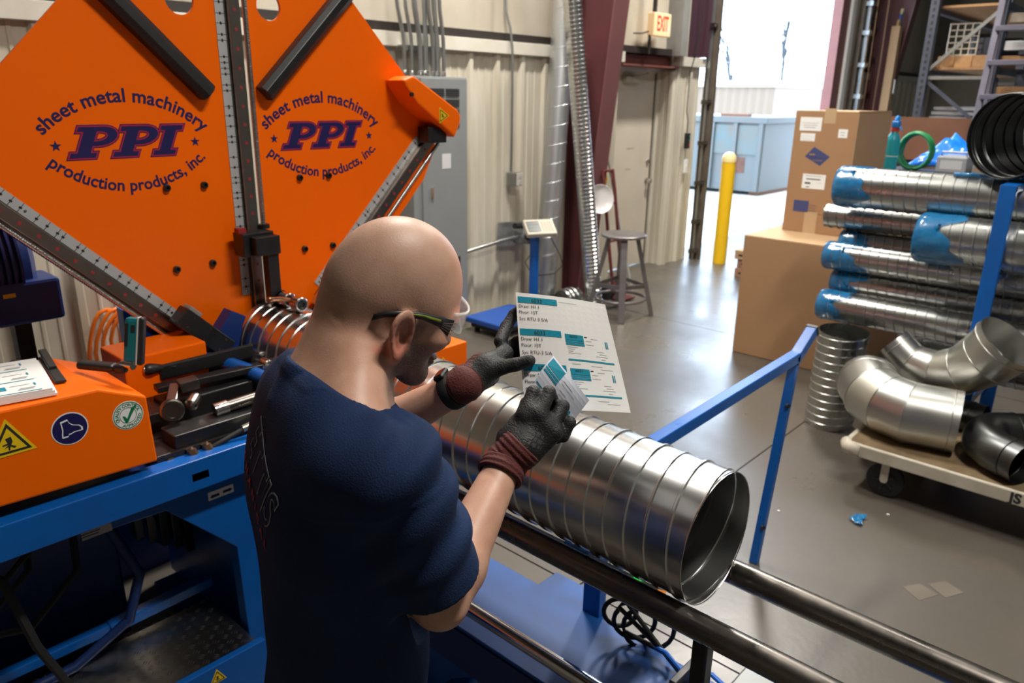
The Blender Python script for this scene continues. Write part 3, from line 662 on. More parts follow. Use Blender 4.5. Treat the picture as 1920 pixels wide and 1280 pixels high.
# drive motor behind the hood
mt_ = MB().lathe((.36,2.95,1.30),(1,0,0),[(0,.001),(0,.17),(.03,.195)]+[(.03+.02*k+d, .195+(.018 if d in (.002,.010) else 0)) for k in range(16) for d in (0,.002,.010,.012)]+[(.37,.185),(.40,.12),(.40,.001)],40)
mo = obj('drive_motor', mt_, M_blue2, mach, smooth=True)
obj('terminal_box', MB().b2((.60,2.74,1.12),(.80,2.90,1.26)), M_blue2, mo, bevel=.012)
obj('motor_label', MB().b2((.63,2.738,1.215),(.665,2.7395,1.228)), M_ysign, mo)
obj('motor_post', MB().b2((.66,2.80,.84),(.71,2.86,1.13)), M_black, mach)
obj('gear_case', MB().b2((.05,2.7,.84),(.58,3.05,1.10)), M_blue2, mach, bevel=.02)
obj('pressure_gauge', MB().lathe((.62,2.72,.99),(.3,-1,.1),[(0,.03),(.02,.03),(.022,.025),(.018,.024),(.018,.001)],20), M_blackp, mach, smooth=True)
obj('blue_guard', MB().b2((.95,2.66,.84),(1.20,2.72,1.13)), M_blue, mach, bevel=.004)
obj('machine_frame', MB().b2((.9,2.52,.30),(2.1,2.66,.95)), M_blue2, mach)
obj('plate_support', MB().b2((.95,2.513,.84),(1.10,2.60,1.95)), M_blue2, mach)
obj('plate_support', MB().b2((1.66,2.513,.84),(1.80,2.60,1.95)), M_blue2, mach)
obj('machine_leg', MB().b2((1.85,2.52,0),(2.0,2.66,.40)), M_blue2, mach)
obj('machine_leg', MB().b2((1.15,2.52,0),(1.28,2.66,.40)), M_blue2, mach)

# things on the orange hood
def label_sheet(o, u, v, w, h, parent, rows):  # printed rows of a duct label sheet, seen flat
    n = Vector(u).cross(Vector(v)).normalized()
    def r(x0, y0, x1, y1, mt, k=1): objm('label_print', place(outline([[(x0*w,y0*h),(x1*w,y0*h),(x1*w,y1*h),(x0*w,y1*h)]], ext=.00015), Vector(o)+n*.0003*k, u, v), mt, parent)
    for i in range(rows):
        b = 1-(i+1)/rows; H = 1/rows
        r(.22,b+.52*H,.62,b+.82*H,M_teal); r(.03,b+.15*H,.94,b+.19*H,M_teal); r(.90,b+.62*H,.92,b+.82*H,M_teal)
        g = mat('grey print', (.45,.45,.46), .6)
        r(.66,b+.76*H,.86,b+.79*H,g); r(.72,b+.36*H,.88,b+.40*H,g); r(.74,b+.45*H,.90,b+.49*H,g); r(.1,b+.28*H,.34,b+.31*H,g)
P = [onZ(-10,772,1.168), onZ(105,740,1.168), onZ(78,669,1.168)]
zh = lambda x: 1.165 - (x+.35)*(.031/.962) + .002
stack = thing('label_stack', 'stack of printed white duct labels lying on the orange hood', 'paper stack', (.45,2.1,zh(.45)))
u = Vector((.97,-.1,-.032)).normalized(); v = Vector((.16,.98,0)).normalized()
o0 = Vector((.30,1.985,zh(.30)+.001))
for k in range(3):
    oo = o0 + Vector((-.004*k+.006,.002*k,.0065*(k+.5)))
    sh = obj('label_sheet', MB().box(oo + u*.11 + v*.14, (.22,.27,.006), Matrix((u, v, u.cross(v))).transposed()), M_white, stack)
label_sheet(o0 + Vector((0,0,.0198)), u, v, .21, .265, sh, 3)
clip = tag(obj('black_strap', MB().bar((.560,2.05,zh(.56)+.004),(.588,2.27,zh(.59)+.010),.026,.008).bar((.574,2.15,zh(.57)+.012),(.588,2.27,zh(.59)+.03),.020,.01), M_blackp, bevel=.003), 'short black plastic strap lying on the orange hood beside the label stack', 'strap')
lamp = thing('folding_work_lamp', 'teal and black folding hand lamp standing open on the orange hood', 'hand lamp', (.68,2.07,1.135))
hA = Vector((.632,2.135,1.150)); hB = Vector((.715,2.035,1.140))
obj('handle', MB().bar(hA, hB+(hA-hB)*.22, .034, .022).bar(hB+(hA-hB)*.25, hB, .030, .026), M_blackp, lamp, bevel=.008)
dl = Vector((.20,.06,1)).normalized(); fr_ = Vector((.80,-.58,0)).normalized(); sd_ = dl.cross(fr_).normalized(); fr_ = sd_.cross(dl)
cb = hB + dl*.075 + Vector((.012,-.002,0))
Mx = Matrix((fr_, sd_, dl)).transposed()
bd = obj('lamp_body', MB().box(cb, (.040,.030,.125), Mx), M_tealp, lamp, bevel=.010)
obj('lamp_back', MB().box(cb + fr_*.022, (.014,.032,.130), Mx), M_blackp, lamp, bevel=.006)
obj('lamp_trim', MB().box(cb + fr_*.0135, (.004,.0325,.128), Mx), mat('pale trim', (.5,.5,.48), .4), lamp, bevel=.001)
obj('lamp_switch', MB().box(cb + sd_*-.0155*(1 if sd_.dot(CAM-cb) < 0 else -1) + fr_*.003 + dl*.034, (.009,.003,.018), Mx), M_blackp, lamp)
obj('lamp_grip', MB().box(cb + sd_*-.0155*(1 if sd_.dot(CAM-cb) < 0 else -1) - fr_*.013 + dl*.016, (.008,.003,.06), Mx), M_blackp, lamp)
obj('hinge_pin', MB().cyl(hB+Vector((-.004,.012,.012)), hB+Vector((.01,-.02,.012)), .012), M_steel, lamp, smooth=True)
# orange air hose hung on the wall
hs = thing('air_hose', 'coiled orange air hose hanging on the cream wall behind the machine', 'hose', (1.55,4.45,.3))
pts = []
for k in range(5):
    c = Vector((1.50+.035*k,4.44-.02*k,.44)); 
    for j in range(20):
        a = 2*math.pi*j/20; pts.append(c + Vector((.125*math.cos(a)+.01*math.sin(3*a+k), -.02*math.sin(a), .235*math.sin(a))))
obj('hose_coil', MB().tube(pts, .0115, seg=8), M_hose, hs, smooth=True)
obj('hose_tail', MB().tube([pts[0], (1.60,4.42,.62), (1.58,4.46,.80), (1.58,4.47,1.1)], .0115, seg=8), M_hose, hs, smooth=True)
obj('wall_hook', MB().tube([(1.50,4.535,.62),(1.50,4.40,.60),(1.62,4.38,.62)], .012, seg=8), M_steel, hs, smooth=True)
# ================================================================== run-out table
tbl = thing('runout_table', 'blue run-out table with two dark rollers carrying the long duct', 'roller table', (1.386, 1.0, 0))
for x in (1.269, 1.500):
    ro = obj('support_roller', MB().lathe((x,-.45,.783),(0,1,0),[(0,.001),(0,.026),(.004,.030),(2.55,.030),(2.554,.026),(2.554,.001)],32), M_dsteel, tbl, smooth=True)
obj('table_beam', MB().prism([(-.9,0),(1.0,0),(1.0,.31),(.44,.31),(.44,.40),(.26,.40),(.185,.31),(-.9,.31)], (1.25,0.20+.65,.385), (0,1,0), (1,0,0), -.012), M_blue3, tbl, bevel=.003)
obj('beam_skirt', MB().b2((1.245,-.05,.26),(1.262,1.85,.385)), M_blue2, tbl)
obj('beam_skirt', MB().b2((1.545,-.05,.26),(1.56,1.85,.383)), M_blue, tbl)
for x, y, w_ in ((1.268,-.32,.03),(1.497,-.32,.03),(1.268,1.72,.03),(1.497,1.72,.03),(1.29,.60,.018)): obj('roller_bracket', MB().b2((x-.018,y-w_,.38),(x+.018,y+w_,.757)), M_black, tbl, bevel=.004)
obj('slide_rod', MB().cyl((1.275,.62,.455),(1.275,1.9,.455),.021,seg=24), M_chrome, tbl, smooth=True)
obj('rod_end', MB().cyl((1.275,.56,.455),(1.275,.64,.455),.026,seg=24), M_black, tbl, smooth=True)
obj('rod_bracket', MB().b2((1.25,.60,.385),(1.30,.66,.47)), M_black, tbl, bevel=.004)
obj('rod_bracket', MB().b2((1.25,1.85,.385),(1.30,1.9,.47)), M_black, tbl, bevel=.004)
# stabiliser leg with levelling foot
obj('leg_plate', MB().prism([(1.06,.372),(1.40,.372),(1.62,.10),(1.62,.02),(1.50,.02),(1.42,.12)], (1.30,0,0), (0,1,0), (0,0,1), .06), M_blue, tbl, bevel=.004)
obj('leg_plate', MB().prism([(1.06,.372),(1.40,.372),(1.62,.10),(1.62,.02),(1.50,.02),(1.42,.12)], (1.46,0,0), (0,1,0), (0,0,1), .06), M_blue, tbl, bevel=.004)
ft = obj('levelling_foot', MB().b2((1.37,1.42,0),(1.59,1.64,.045)), M_blue, tbl, bevel=.01)
obj('foot_slot', MB().b2((1.46,1.46,.045),(1.49,1.54,.047)), M_black, ft)
obj('levelling_bolt', MB().cyl((1.53,1.47,.04),(1.53,1.47,.15),.010).cyl((1.53,1.47,.10),(1.53,1.47,.115),.018,seg=6).ball((1.53,1.47,.152),.013), M_steel, ft, smooth=True)
obj('leg_crossbar', MB().b2((1.30,1.48,.045),(1.60,1.56,.09)), M_blue, tbl, bevel=.004)
obj('end_leg', MB().b2((1.28,.05,0),(1.34,.12,.30)), M_blue, tbl)
obj('end_leg', MB().b2((1.48,.05,0),(1.54,.12,.30)), M_blue, tbl)
obj('end_motor', MB().cyl((1.45,.60,.43),(1.45,.68,.43),.035), mat('grey motor', (.22,.23,.23), .4, .6), tbl, smooth=True)
obj('end_box', MB().b2((1.36,.30,.39),(1.54,.58,.56)), mat('grey motor'), tbl, bevel=.006)
obj('motor_bracket', MB().b2((1.38,.70,.385),(1.50,.72,.50)), M_black, tbl, bevel=.003)
# outfeed arm towards the floor: rail, turned-up end, raking leg with two bolts
RY = 1.085
rail = obj('outfeed_rail', MB().bar((1.555,RY,.843),(2.875,RY,.876),.042,.042), M_blue, tbl, bevel=.003)
obj('rail_support', MB().b2((1.556,RY-.03,.37),(1.590,RY+.03,.845)), M_blue, tbl, bevel=.003)
obj('outfeed_rail_end', MB().bar((2.855,RY,.862),(3.015,RY,.955),.042,.042), M_blue, tbl, bevel=.003)
obj('end_cap', MB().bar((3.010,RY,.952),(3.022,RY,.959),.047,.047), M_blackp, tbl, bevel=.002)
lg = obj('outfeed_leg', MB().bar((2.868,RY,.845),(2.725,RY,0.0),.032,.034,(0,1,0)), M_blue, tbl, bevel=.002)
for t in (.19,.80):
    p = Vector((2.868,RY,.845)).lerp(Vector((2.725,RY,0)), t)
    obj('leg_bolt', MB().cyl(p+Vector((-.014,-.010,0)), p+Vector((-.022,-.020,0)), .0085, seg=10), M_black, lg)
    obj('leg_tab', MB().box(p+Vector((.018,-.002,.012)), (.010,.022,.034)), M_blue, lg)
# sensors and cables under the duct
obj('sensor_strip', MB().bar((1.335,1.75,.765),(1.335,.74,.765),.010,.012), mat('pale strip', (.6,.6,.62), .4), tbl)
obj('sensor_strip', MB().bar((1.334,1.02,.772),(1.334,.95,.772),.010,.010), mat('blue tape', (.01,.2,.6), .4), tbl)
obj('indicator_light', MB().box((1.335,.80,.772), (.012,.018,.010)), mat('green led', (.02,.5,.05), .4, emit=(.05,1,.1), estr=.5), tbl)
obj('indicator_light', MB().box((1.335,.735,.772), (.012,.016,.008)), mat('orange led', (.9,.25,.02), .4, emit=(1,.3,.02), estr=.6), tbl)
for k in range(3):
    c = Vector((1.505+.02*k,.95-.035*k,.50-.02*k)); e1 = Vector((.55,-.83,0)); e2 = Vector((-.15,-.1,.98)); pts = []
    for j in range(24):
        a = 2*math.pi*j/20+1.5+k; pts.append(c + e1*((.045+.012*k)*math.cos(a)) + e2*((.055+.012*k)*math.sin(a)) + Vector((.012,.01,0))*(j/24))
    obj('cable_loop', MB().tube(pts[:21] + [(1.53,.82,.43),(1.50,.72,.40)], .0065, seg=8), M_rubber, tbl, smooth=True)
obj('air_line', MB().tube([(1.60,1.05,.30),(1.56,.90,.40),(1.50,.80,.46),(1.46,.65,.42),(1.40,.45,.36),(1.38,.2,.30)], .007, seg=8), mat('blue air line', (.01,.12,.5), .35), tbl, smooth=True)
obj('air_line', MB().tube([(1.58,.88,.33),(1.62,.72,.36),(1.58,.52,.33),(1.60,.3,.3)], .007, seg=8), mat('blue air line'), tbl, smooth=True)

# ================================================================== wall fittings
pn = thing('electrical_panel', 'tall grey louvred electrical panel on the cream wall behind the orange plate', 'electrical panel', (3.96,4.45,.15))
pb = obj('cabinet', MB().b2((3.68,4.34,.15),(4.225,4.50,1.967)), M_grey, pn, bevel=.004)
dr_ = obj('cover', MB().b2((3.76,4.328,.17),(4.22,4.342,1.955)), M_grey, pn, bevel=.003)
for zb in (1.885,1.81,1.737,1.663,.62,.545,.47):
    for k in range(4):
        for x0, x1 in ((3.845,3.985),(4.0,4.135)): obj('louvre', MB().b2((x0,4.322,zb-.0145*k-.009),(x1,4.330,zb-.0145*k)), M_greyd, dr_)
obj('panel_label', MB().b2((3.955,4.3265,1.31),(4.045,4.3285,1.42)), mat('grey label', (.6,.6,.6), .6), dr_)
obj('latch', MB().b2((3.84,4.318,1.10),(3.86,4.33,1.18)), M_steel, dr_)
for k, x in enumerate((3.6755,3.77,3.822,3.868,3.908,3.945,3.985,4.02,4.05)):
    rr = (.013,.013,.019,.012,.016,.015,.017,.015,.014)[k]; yy = 4.40 + (.03 if k % 3 == 1 else 0); s = (-.055,-.05,-.045,0.0,-.012,-.04,-.02,-.04,-.035)[k]
    t = thing('conduit', 'grey metal conduit in the bundle rising from the electrical panel', 'conduit', (x,yy,1.967), 'conduits above the electrical panel')
    obj('pipe', MB().tube([(x,yy,1.966),(x,yy,2.18),(x+s*.1,yy,2.24),(x+s*.5,yy,2.33),(x+s*.9,yy,2.42),(x+s,yy,2.50),(x+s,yy,4.6)], rr, seg=12), M_cond, t, smooth=True)
    obj('connector', MB().lathe((x,yy,1.967),(0,0,1),[(0,rr*1.2),(.018,rr*1.2),(.022,rr*1.12),(.035,rr*1.12),(.037,rr)],12), M_galv, t, smooth=True)
sr = tag(obj('strut_channel', MB().b2((3.70,4.45,2.14),(4.10,4.50,2.175)), M_cond), 'short metal strut holding the conduit bundle to the wall', 'strut')
ob = thing('outlet_box', 'small metal outlet box on a thin wall conduit between panel and leaning ducts', 'outlet', (4.93,4.47,1.1))
obj('box', MB().b2((4.88,4.43,1.10),(4.985,4.53,1.215)), M_cond, ob, bevel=.006)
fp_ = obj('face_plate', MB().b2((4.905,4.424,1.105),(4.985,4.432,1.212)), mat('pale plate', (.55,.52,.45), .4), ob, bevel=.004)
for z in (1.135,1.183): obj('socket', MB().cyl((4.945,4.425,z),(4.945,4.421,z),.015,seg=14), mat('grey print', (.45,.45,.46)), fp_)
obj('conduit_pipe', MB().tube([(4.91,4.50,1.21),(4.91,4.50,1.26),(4.895,4.485,1.34),(4.89,4.48,1.6),(4.885,4.48,2.2),(4.88,4.50,2.36),(4.85,4.53,2.5),(4.85,4.53,4.5)], .011, seg=10), M_cond, ob, smooth=True)
sk = thing('power_socket', 'round black power socket on a bright metal plate with slanting conduit', 'power socket', (4.95,4.5,.6))
obj('plate', MB().box((4.91,4.49,.685), (.36,.012,.21), Matrix.Rotation(math.radians(4),3,'Y')), mat('bright sheet', (.62,.63,.63), .35, .8, var=.4, vscale=8), sk)
obj('body', MB().b2((4.94,4.38,.60),(5.06,4.485,.72)), M_cond, sk, bevel=.015)
obj('cap_ring', MB().lathe((5.0,4.385,.66),(-.2,-1,0),[(0,.062),(.03,.062),(.035,.052),(.02,.045),(.02,.001)],24), M_cond, sk, smooth=True)
obj('plug', MB().cyl((5.0,4.36,.66),(4.995,4.33,.66),.028), M_rubber, sk, smooth=True)
obj('grip', MB().cyl((4.88,4.42,.765),(4.99,4.42,.755),.026), M_rubber, sk, smooth=True)
obj('conduit_pipe', MB().tube([(4.22,4.45,.60),(4.45,4.44,.625),(4.75,4.43,.655),(4.95,4.43,.665)], .016, seg=10), M_cond, sk, smooth=True)
# platform scale
scl = thing('platform_scale', 'blue platform scale with upright post and beige keypad display', 'scale', (4.45,4.1,0))
obj('platform', MB().b2((4.16,3.90,.075),(4.71,4.31,.12)), mat('scale blue', (.015,.075,.33), .45), scl, bevel=.008)
obj('base_frame', MB().b2((4.21,3.94,.03),(4.66,4.28,.075)), M_black, scl)
for x in (4.24,4.63):
    for y in (3.97,4.24): obj('foot', MB().cyl((x,y,0),(x,y,.03),.022,seg=12), M_rubber, scl)
obj('post_bracket', MB().b2((4.66,4.20,.04),(4.97,4.27,.07)), M_blue2, scl)
obj('post', MB().b2((4.905,4.205,.04),(4.965,4.265,.70)), M_blue, scl, bevel=.004)
Mi = Matrix.Rotation(math.radians(-28),3,'Z') @ Matrix.Rotation(math.radians(38),3,'X')
ic = Vector((4.945,4.19,.765)); ind = obj('indicator', MB().box(ic, (.27,.17,.05), Mi), mat('beige plastic', (.55,.50,.40), .5), scl, bevel=.01)
nn = Mi @ Vector((0,0,1)); ux = Mi @ Vector((1,0,0)); uy = Mi @ Vector((0,1,0))
obj('display', MB().box(ic + nn*.0255 - ux*.062, (.12,.125,.003), Mi), mat('dark display', (.05,.055,.055), .25), ind)
for k in range(3): obj('display_window', MB().box(ic + nn*.0275 - ux*.062 + uy*(.036-.036*k), (.10,.026,.002), Mi), mat('display window', (.10,.11,.10), .2), ind)
for i in range(4):
    for j in range(5): obj('key', MB().box(ic + nn*.0265 + ux*(.022+.027*i) + uy*(.048-.024*j), (.019,.016,.004), Mi), mat('key', (.42,.38,.30), .5), ind)
tag(obj('scale_cable', MB().tube([(5.0,4.33,.64),(5.03,4.36,.50),(4.98,4.38,.44),(5.06,4.36,.30),(5.18,4.20,.33),(5.27,4.18,.40),(5.22,4.18,.50),(5.14,4.18,.60),(5.06,4.19,.72)], .004, seg=6), M_rubber, smooth=2), 'thin black cable looping from wall socket to scale display', 'cable')
# leaning ducts and odds beside the column
d = spiral('leaning_duct', (5.20,4.34,0.0), (5.47,4.385,3.1), .10, .16, mat('matt galvanised', (.66,.68,.70), .42, 1., var=.2, vscale=4, col2=(.52,.54,.56)), seg=40, rib=.002, ribw=.03); tag(d, 'wide plain galvanised duct leaning on the wall beside the scale post', 'duct')
d = spiral('leaning_duct', (5.50,3.98,0.0), (5.29,4.20,2.60), .077, .034, M_galv, seg=36, rib=.0035, ribw=.16); tag(d, 'narrow tightly ribbed galvanised duct leaning towards the wide duct', 'duct')
cl = tag(obj('duct_collar', MB().lathe((5.17,4.10,.10),(1,.0,0),[(0,.095),(.02,.098),(.022,.10),(.06,.10),(.065,.104),(.07,.10),(.12,.10),(.125,.104),(.13,.10),(.20,.098),(.20,.096),(.0,.092),(0,.095)],36), M_galv2, smooth=True), 'short beaded duct collar lying on the floor by the leaning ducts', 'duct collar')
stl = thing('shop_stool', 'round grey steel shop stool with raking legs before the cream door', 'stool', (5.46,3.675,0))
obj('seat', MB().lathe((5.46,3.675,.700),(0,0,1),[(0,.001),(0,.188),(.006,.195),(.018,.195),(.024,.188),(.026,.001)],36), mat('worn grey steel', (.27,.25,.25), .38, .7, var=.5, vscale=7, col2=(.15,.13,.13)), stl, smooth=True)
M_sleg = mat('worn grey steel')
L4 = []
for k in range(4):
    a = math.radians(38+90*k); t = Vector((5.46+.12*math.cos(a),3.675+.12*math.sin(a),.70)); b = Vector((5.46+.285*math.cos(a),3.675+.285*math.sin(a),0)); L4.append((t,b))
    obj('leg', MB().bar(t, b, .055, .035, (math.cos(a),math.sin(a),0)), M_sleg, stl, bevel=.003)
for k in range(4):
    p = L4[k][0].lerp(L4[k][1], .62 if k % 2 else .58); q = L4[(k+1)%4][0].lerp(L4[(k+1)%4][1], .62 if (k+1) % 2 else .58)
    obj('stretcher', MB().bar(p, q, .012, .035), M_sleg, stl)
obj('foot_ring', MB().tube([Vector((5.46,3.675,.16))+Vector((  .22*math.cos(a),.22*math.sin(a),0)) for a in [2*math.pi*k/32 for k in range(32)]], .014, seg=8, closed=True), M_sleg, stl, smooth=True)
ds = tag(obj('plastic_dish', MB().lathe((5.69,4.12,.955),(-.5,-.84,.16),[(0,.001),(.0,.05),(.006,.09),(.02,.115),(.035,.13),(.037,.128),(.022,.112),(.008,.088),(.004,.05),(.004,.001)],36), mat('milky plastic', (.72,.70,.70), .25), smooth=True), 'milky white plastic dish hung on the maroon column above the stool', 'dish')
obj('dish_hook', MB().tube([(5.69,4.125,.955),(5.72,4.18,.965),(5.76,4.235,.97)], .006, seg=6), M_steel, ds)
rd = thing('hand_truck', 'folded red tubular hand truck behind the stool by the column', 'hand truck', (5.95,4.1,0))
M_red = mat('dull red paint', (.13,.022,.022), .5, var=.3, vscale=5)
for x in (5.83,5.99): obj('side_tube', MB().tube([(x,4.0,.05),(x,4.08,.5),(x,4.16,1.0),(x,4.2,1.2)], .016, seg=8), M_red, rd, smooth=True)
for z, y in ((.15,4.02),(.55,4.09),(.9,4.145),(1.19,4.2)): obj('cross_tube', MB().cyl((5.83,y,z),(5.99,y,z),.012,seg=8), M_red, rd)
obj('toe_plate', MB().b2((5.80,3.88,.012),(6.02,4.02,.024)), M_red, rd)
for x in (5.80,6.02): obj('wheel', MB().cyl((x-.02,4.06,.08),(x+.02,4.06,.08),.08,seg=20), M_rubber, rd, smooth=True)
tag(obj('broom_pole', MB().cyl((6.18,4.02,0),(6.02,4.28,1.3),.013,seg=10), mat('grey pole', (.4,.4,.38), .5), smooth=True), 'slim grey pole leaning on the column behind the stool', 'pole')
tag(obj('yellow_hook', MB().tube([(5.92,4.30,1.22),(5.93,4.25,1.20),(5.93,4.23,1.10),(5.93,4.25,1.04),(5.92,4.29,1.06)], .018, seg=8), M_yellow, smooth=2), 'small yellow hook on the far side of the maroon column', 'hook')
# exit sign, door opener, switch
ex = thing('exit_sign', 'cream exit sign with red letters hung above the door', 'exit sign', (6.99,4.4,2.42))
eb = obj('sign_box', MB().b2((6.83,4.39,2.42),(7.14,4.47,2.635)), mat('sign cream', (.80,.62,.38), .5, emit=(1,.62,.28), estr=.35), ex, bevel=.008)
objm('sign_text', place(text_mesh('EXIT', .175, off=.002, spacing=.92, ext=.0006), (6.985,4.3885,2.53), (1,0,0), (0,0,1), lambda x, y: (x*.62, y*1.12)), mat('sign red', (.70,.06,.03), .5), eb)
obj('sticker', MB().b2((7.09,4.3875,2.46),(7.115,4.3895,2.53)), M_white, eb)
obj('stem', MB().cyl((6.84,4.44,2.25),(6.84,4.44,2.43),.016,seg=10), M_girt, ex, smooth=True)
obj('stem', MB().cyl((6.92,4.45,2.63),(6.92,4.45,4.5),.022,seg=10), M_girt, ex, smooth=True)
obj('wire', MB().tube([(6.83,4.45,2.46),(6.76,4.48,2.44),(6.70,4.54,2.44)], .008, seg=6).tube([(6.83,4.44,2.43),(6.79,4.42,2.38),(6.82,4.41,2.35),(6.84,4.43,2.37)], .005, seg=6), M_girt, ex)
rc = thing('door_opener_box', 'small black push-button box hanging on a wire beside the loading door', 'control box', (7.81,4.47,1.29))
ob2 = obj('box', MB().b2((7.775,4.465,1.30),(7.845,4.505,1.47)), M_blackp, rc, bevel=.006)
for z, c in ((1.43,(.02,.25,.2)),(1.39,(.02,.25,.2)),(1.345,(.5,.03,.03))): obj('button', MB().cyl((7.825,4.466,z),(7.825,4.458,z),.010,seg=10), mat('button%g' % z, c, .4), ob2)
obj('wire', MB().tube([(7.80,4.49,1.47),(7.80,4.49,1.60),(7.775,4.50,1.70),(7.78,4.50,2.1),(7.80,4.46,2.3),(7.83,4.44,2.6),(7.84,4.44,4.4)], .006, seg=6), M_rubber, rc)
tag(obj('switch_plate', MB().b2((7.80,4.485,1.03),(7.87,4.50,1.18)).b2((7.828,4.478,1.09),(7.842,4.486,1.12)), M_white, bevel=.003), 'white switch plate on the ribbed wall below the push-button box', 'switch')
bl = thing('bollard', 'yellow steel bollard standing inside the loading door', 'bollard', (8.16,4.13,0))
obj('post', MB().cyl((8.16,4.13,0),(8.16,4.13,1.20),.078,seg=28), M_yellow, bl, smooth=True)
obj('cap', MB().lathe((8.16,4.13,1.16),(0,0,1),[(0,.081),(.04,.081),(.07,.072),(.095,.05),(.108,.025),(.112,.001)],28), mat('pale yellow cap', (.88,.72,.35), .45), bl, smooth=True)
for k, (dx, dy) in enumerate(((.0,.0),(.01,-.015),(-.012,.012))):
    c = thing('small_carton', ('bottom','middle','top')[k]+' carton of the small stack behind the large box', 'carton', (7.85,3.55,.098*k), 'small cartons stacked by the loading door')
    b = obj('body', MB().b2((7.62+dx,3.10+dy,.098*k),(7.98+dx,3.665+dy,.098*k+.096)), M_cardl if k == 2 else mat('rosy carton', (.42,.22,.14), .7), c, bevel=.004)
    obj('print', MB().b2((7.6185+dx,3.56+dy,.098*k+.035),(7.6195+dx,3.62+dy,.098*k+.055)), M_ink, c)

# ================================================================== cardboard boxes
bx1 = thing('large_box', 'large plain brown cardboard box standing on the concrete', 'box', (5.6,2.1,0))
obj('box_body', MB().b2((5.23,1.62,.002),(6.40,2.466,.895)), M_card, bx1, bevel=.004)
obj('box_flap', MB().b2((5.232,1.625,.895),(5.604,2.462,.899)), M_cardl, bx1)
obj('box_flap', MB().b2((5.608,1.625,.895),(6.398,2.462,.899)), M_cardl, bx1)
bx2 = thing('tall_box', 'tall brown cardboard box with labels and blue diamond print, standing on the large box', 'box', (5.85,2.15,.9))
obj('box_body', MB().b2((5.66,1.93,.8995),(6.36,2.375,1.765)), M_card, bx2, bevel=.004)
obj('box_flap', MB().b2((5.66,1.93,1.765),(6.36,1.934,1.775)), M_cardl, bx2)
obj('box_flap', MB().b2((5.66,1.932,1.766),(6.36,2.373,1.771)), M_cardl, bx2)
obj('lit_box_side', MB().b2((5.662,1.927,.905),(6.358,1.931,1.762)), M_cardl, bx2)  # paler skin on this side: light falling on it is put into the colour
def onbox(y0, z0, y1, z1, mt, name, k=1): return obj(name, MB().b2((5.6595-.0006*k,min(y0,y1),min(z0,z1)),(5.6601,max(y0,y1),max(z0,z1))), mt, bx2)
X0 = lambda px, py: onX(px, py, 5.659)
for (a, b, nm, mt) in (((1502,219),(1539,246),'shipping_label',M_white),((1502,249),(1527,265),'shipping_label',M_white),((1573,242),(1588,259),'shipping_label',M_white),((1506,325),(1545,356),'shipping_label',M_white),((1489,374),(1514,398),'print_block',mat('box blue print', (.05,.06,.17), .6)),((1548,203),(1566,232),'tape_strip',M_tape),((1509,396),(1527,440),'tape_strip',M_tape)):
    p, q = X0(*a), X0(*b); onbox(p.y, p.z, q.y, q.z, mt, nm)
for (a, b) in (((1504,230),(1536,231.5)),((1506,234),(1533,235.5)),((1508,238),(1529,239.5)),((1504,253),(1524,254)),((1503,257),(1525,258)),((1505,261),(1520,262)),((1510,329),(1541,331)),((1512,334),(1538,338)),((1509,341),(1519,345)),((1511,349),(1517,351)),((1530,343),(1540,344)),((1576,248),(1584,249)),((1576,253),(1583,254)),((1515,384),(1531,386)),((1515,389),(1530,391)),((1516,394),(1528,396)),((1521,400),(1541,402))):
    p, q = X0(*a), X0(*b); onbox(p.y, p.z, q.y, q.z, M_ink if a[1] < 370 else mat('box blue print'), 'label_print', 2)
dp = [X0(*p) for p in ((1509,293),(1527,275),(1556,294),(1537,311))]
obj('diamond_print', MB().add([(5.6592,p.y,p.z) for p in dp]+[(5.6602,p.y,p.z) for p in dp], [(0,1,2,3),(7,6,5,4),(0,4,5,1),(1,5,6,2),(2,6,7,3),(3,7,4,0)]), mat('box blue print'), bx2)
for k, (a, b) in enumerate((((1518,288),(1528,291)),((1517,294),(1548,296)),((1524,300),(1542,302)))):
    p, q = X0(*a), X0(*b); onbox(p.y, p.z, q.y, q.z, M_card, 'diamond_mark', 3)

# ================================================================== duct rack on the right
rk = thing('duct_rack', 'blue steel rack post holding the pile of stored ducts', 'rack', (4.4,.72,0))
for y in (.725,-.75):
    obj('rack_post', MB().b2((4.285,y-.035,0),(4.315,y+.035,1.47)), M_blue, rk, bevel=.003)
    obj('rack_post', MB().b2((4.98,y-.035,0),(5.01,y+.035,1.47)), M_blue, rk, bevel=.003)
    obj('rack_arm', MB().b2((4.285,y-.035,1.44),(4.465,y+.035,1.475)), M_blue, rk, bevel=.003)
    for x0, x1, z0, z1 in ((4.29,5.0,.345,.394),(4.29,5.0,.570,.600),(4.60,5.0,.700,.729),(4.73,5.0,.925,.952),(4.30,4.53,1.0,1.030),(4.60,5.0,1.250,1.258)): obj('rack_arm', MB().b2((x0,y-.03,z0),(x1,y+.03,z1)), M_blue, rk)
    obj('rack_foot', MB().b2((4.27,y-.05,0),(5.08,y+.05,.05)), M_blue2, rk, bevel=.003)
DU = [(4.58,1.373,.114,1.60,'top duct of the pile, its end wrapped in blue film',True),
      (4.75,1.176,.070,1.72,'narrow bare-ended duct just under the topmost wrapped duct',False),
      (4.452,1.159,.127,1.10,'thick wrapped duct set back furthest in the pile',True),
      (4.765,1.027,.074,1.60,'duct half hidden behind the thick set-back duct',True),
      (4.62,.962,.081,1.63,'wrapped duct directly under the thick set-back duct',True),
      (4.66,.805,.074,1.58,'duct in shade between two longer wrapped ducts of the pile',True),
      (4.50,.690,.087,1.58,'wrapped duct low in the pile above the elbows',True),
      (4.62,.480,.084,1.20,'lowest duct of the pile, resting on the rack arm',False)]
random.seed(21)
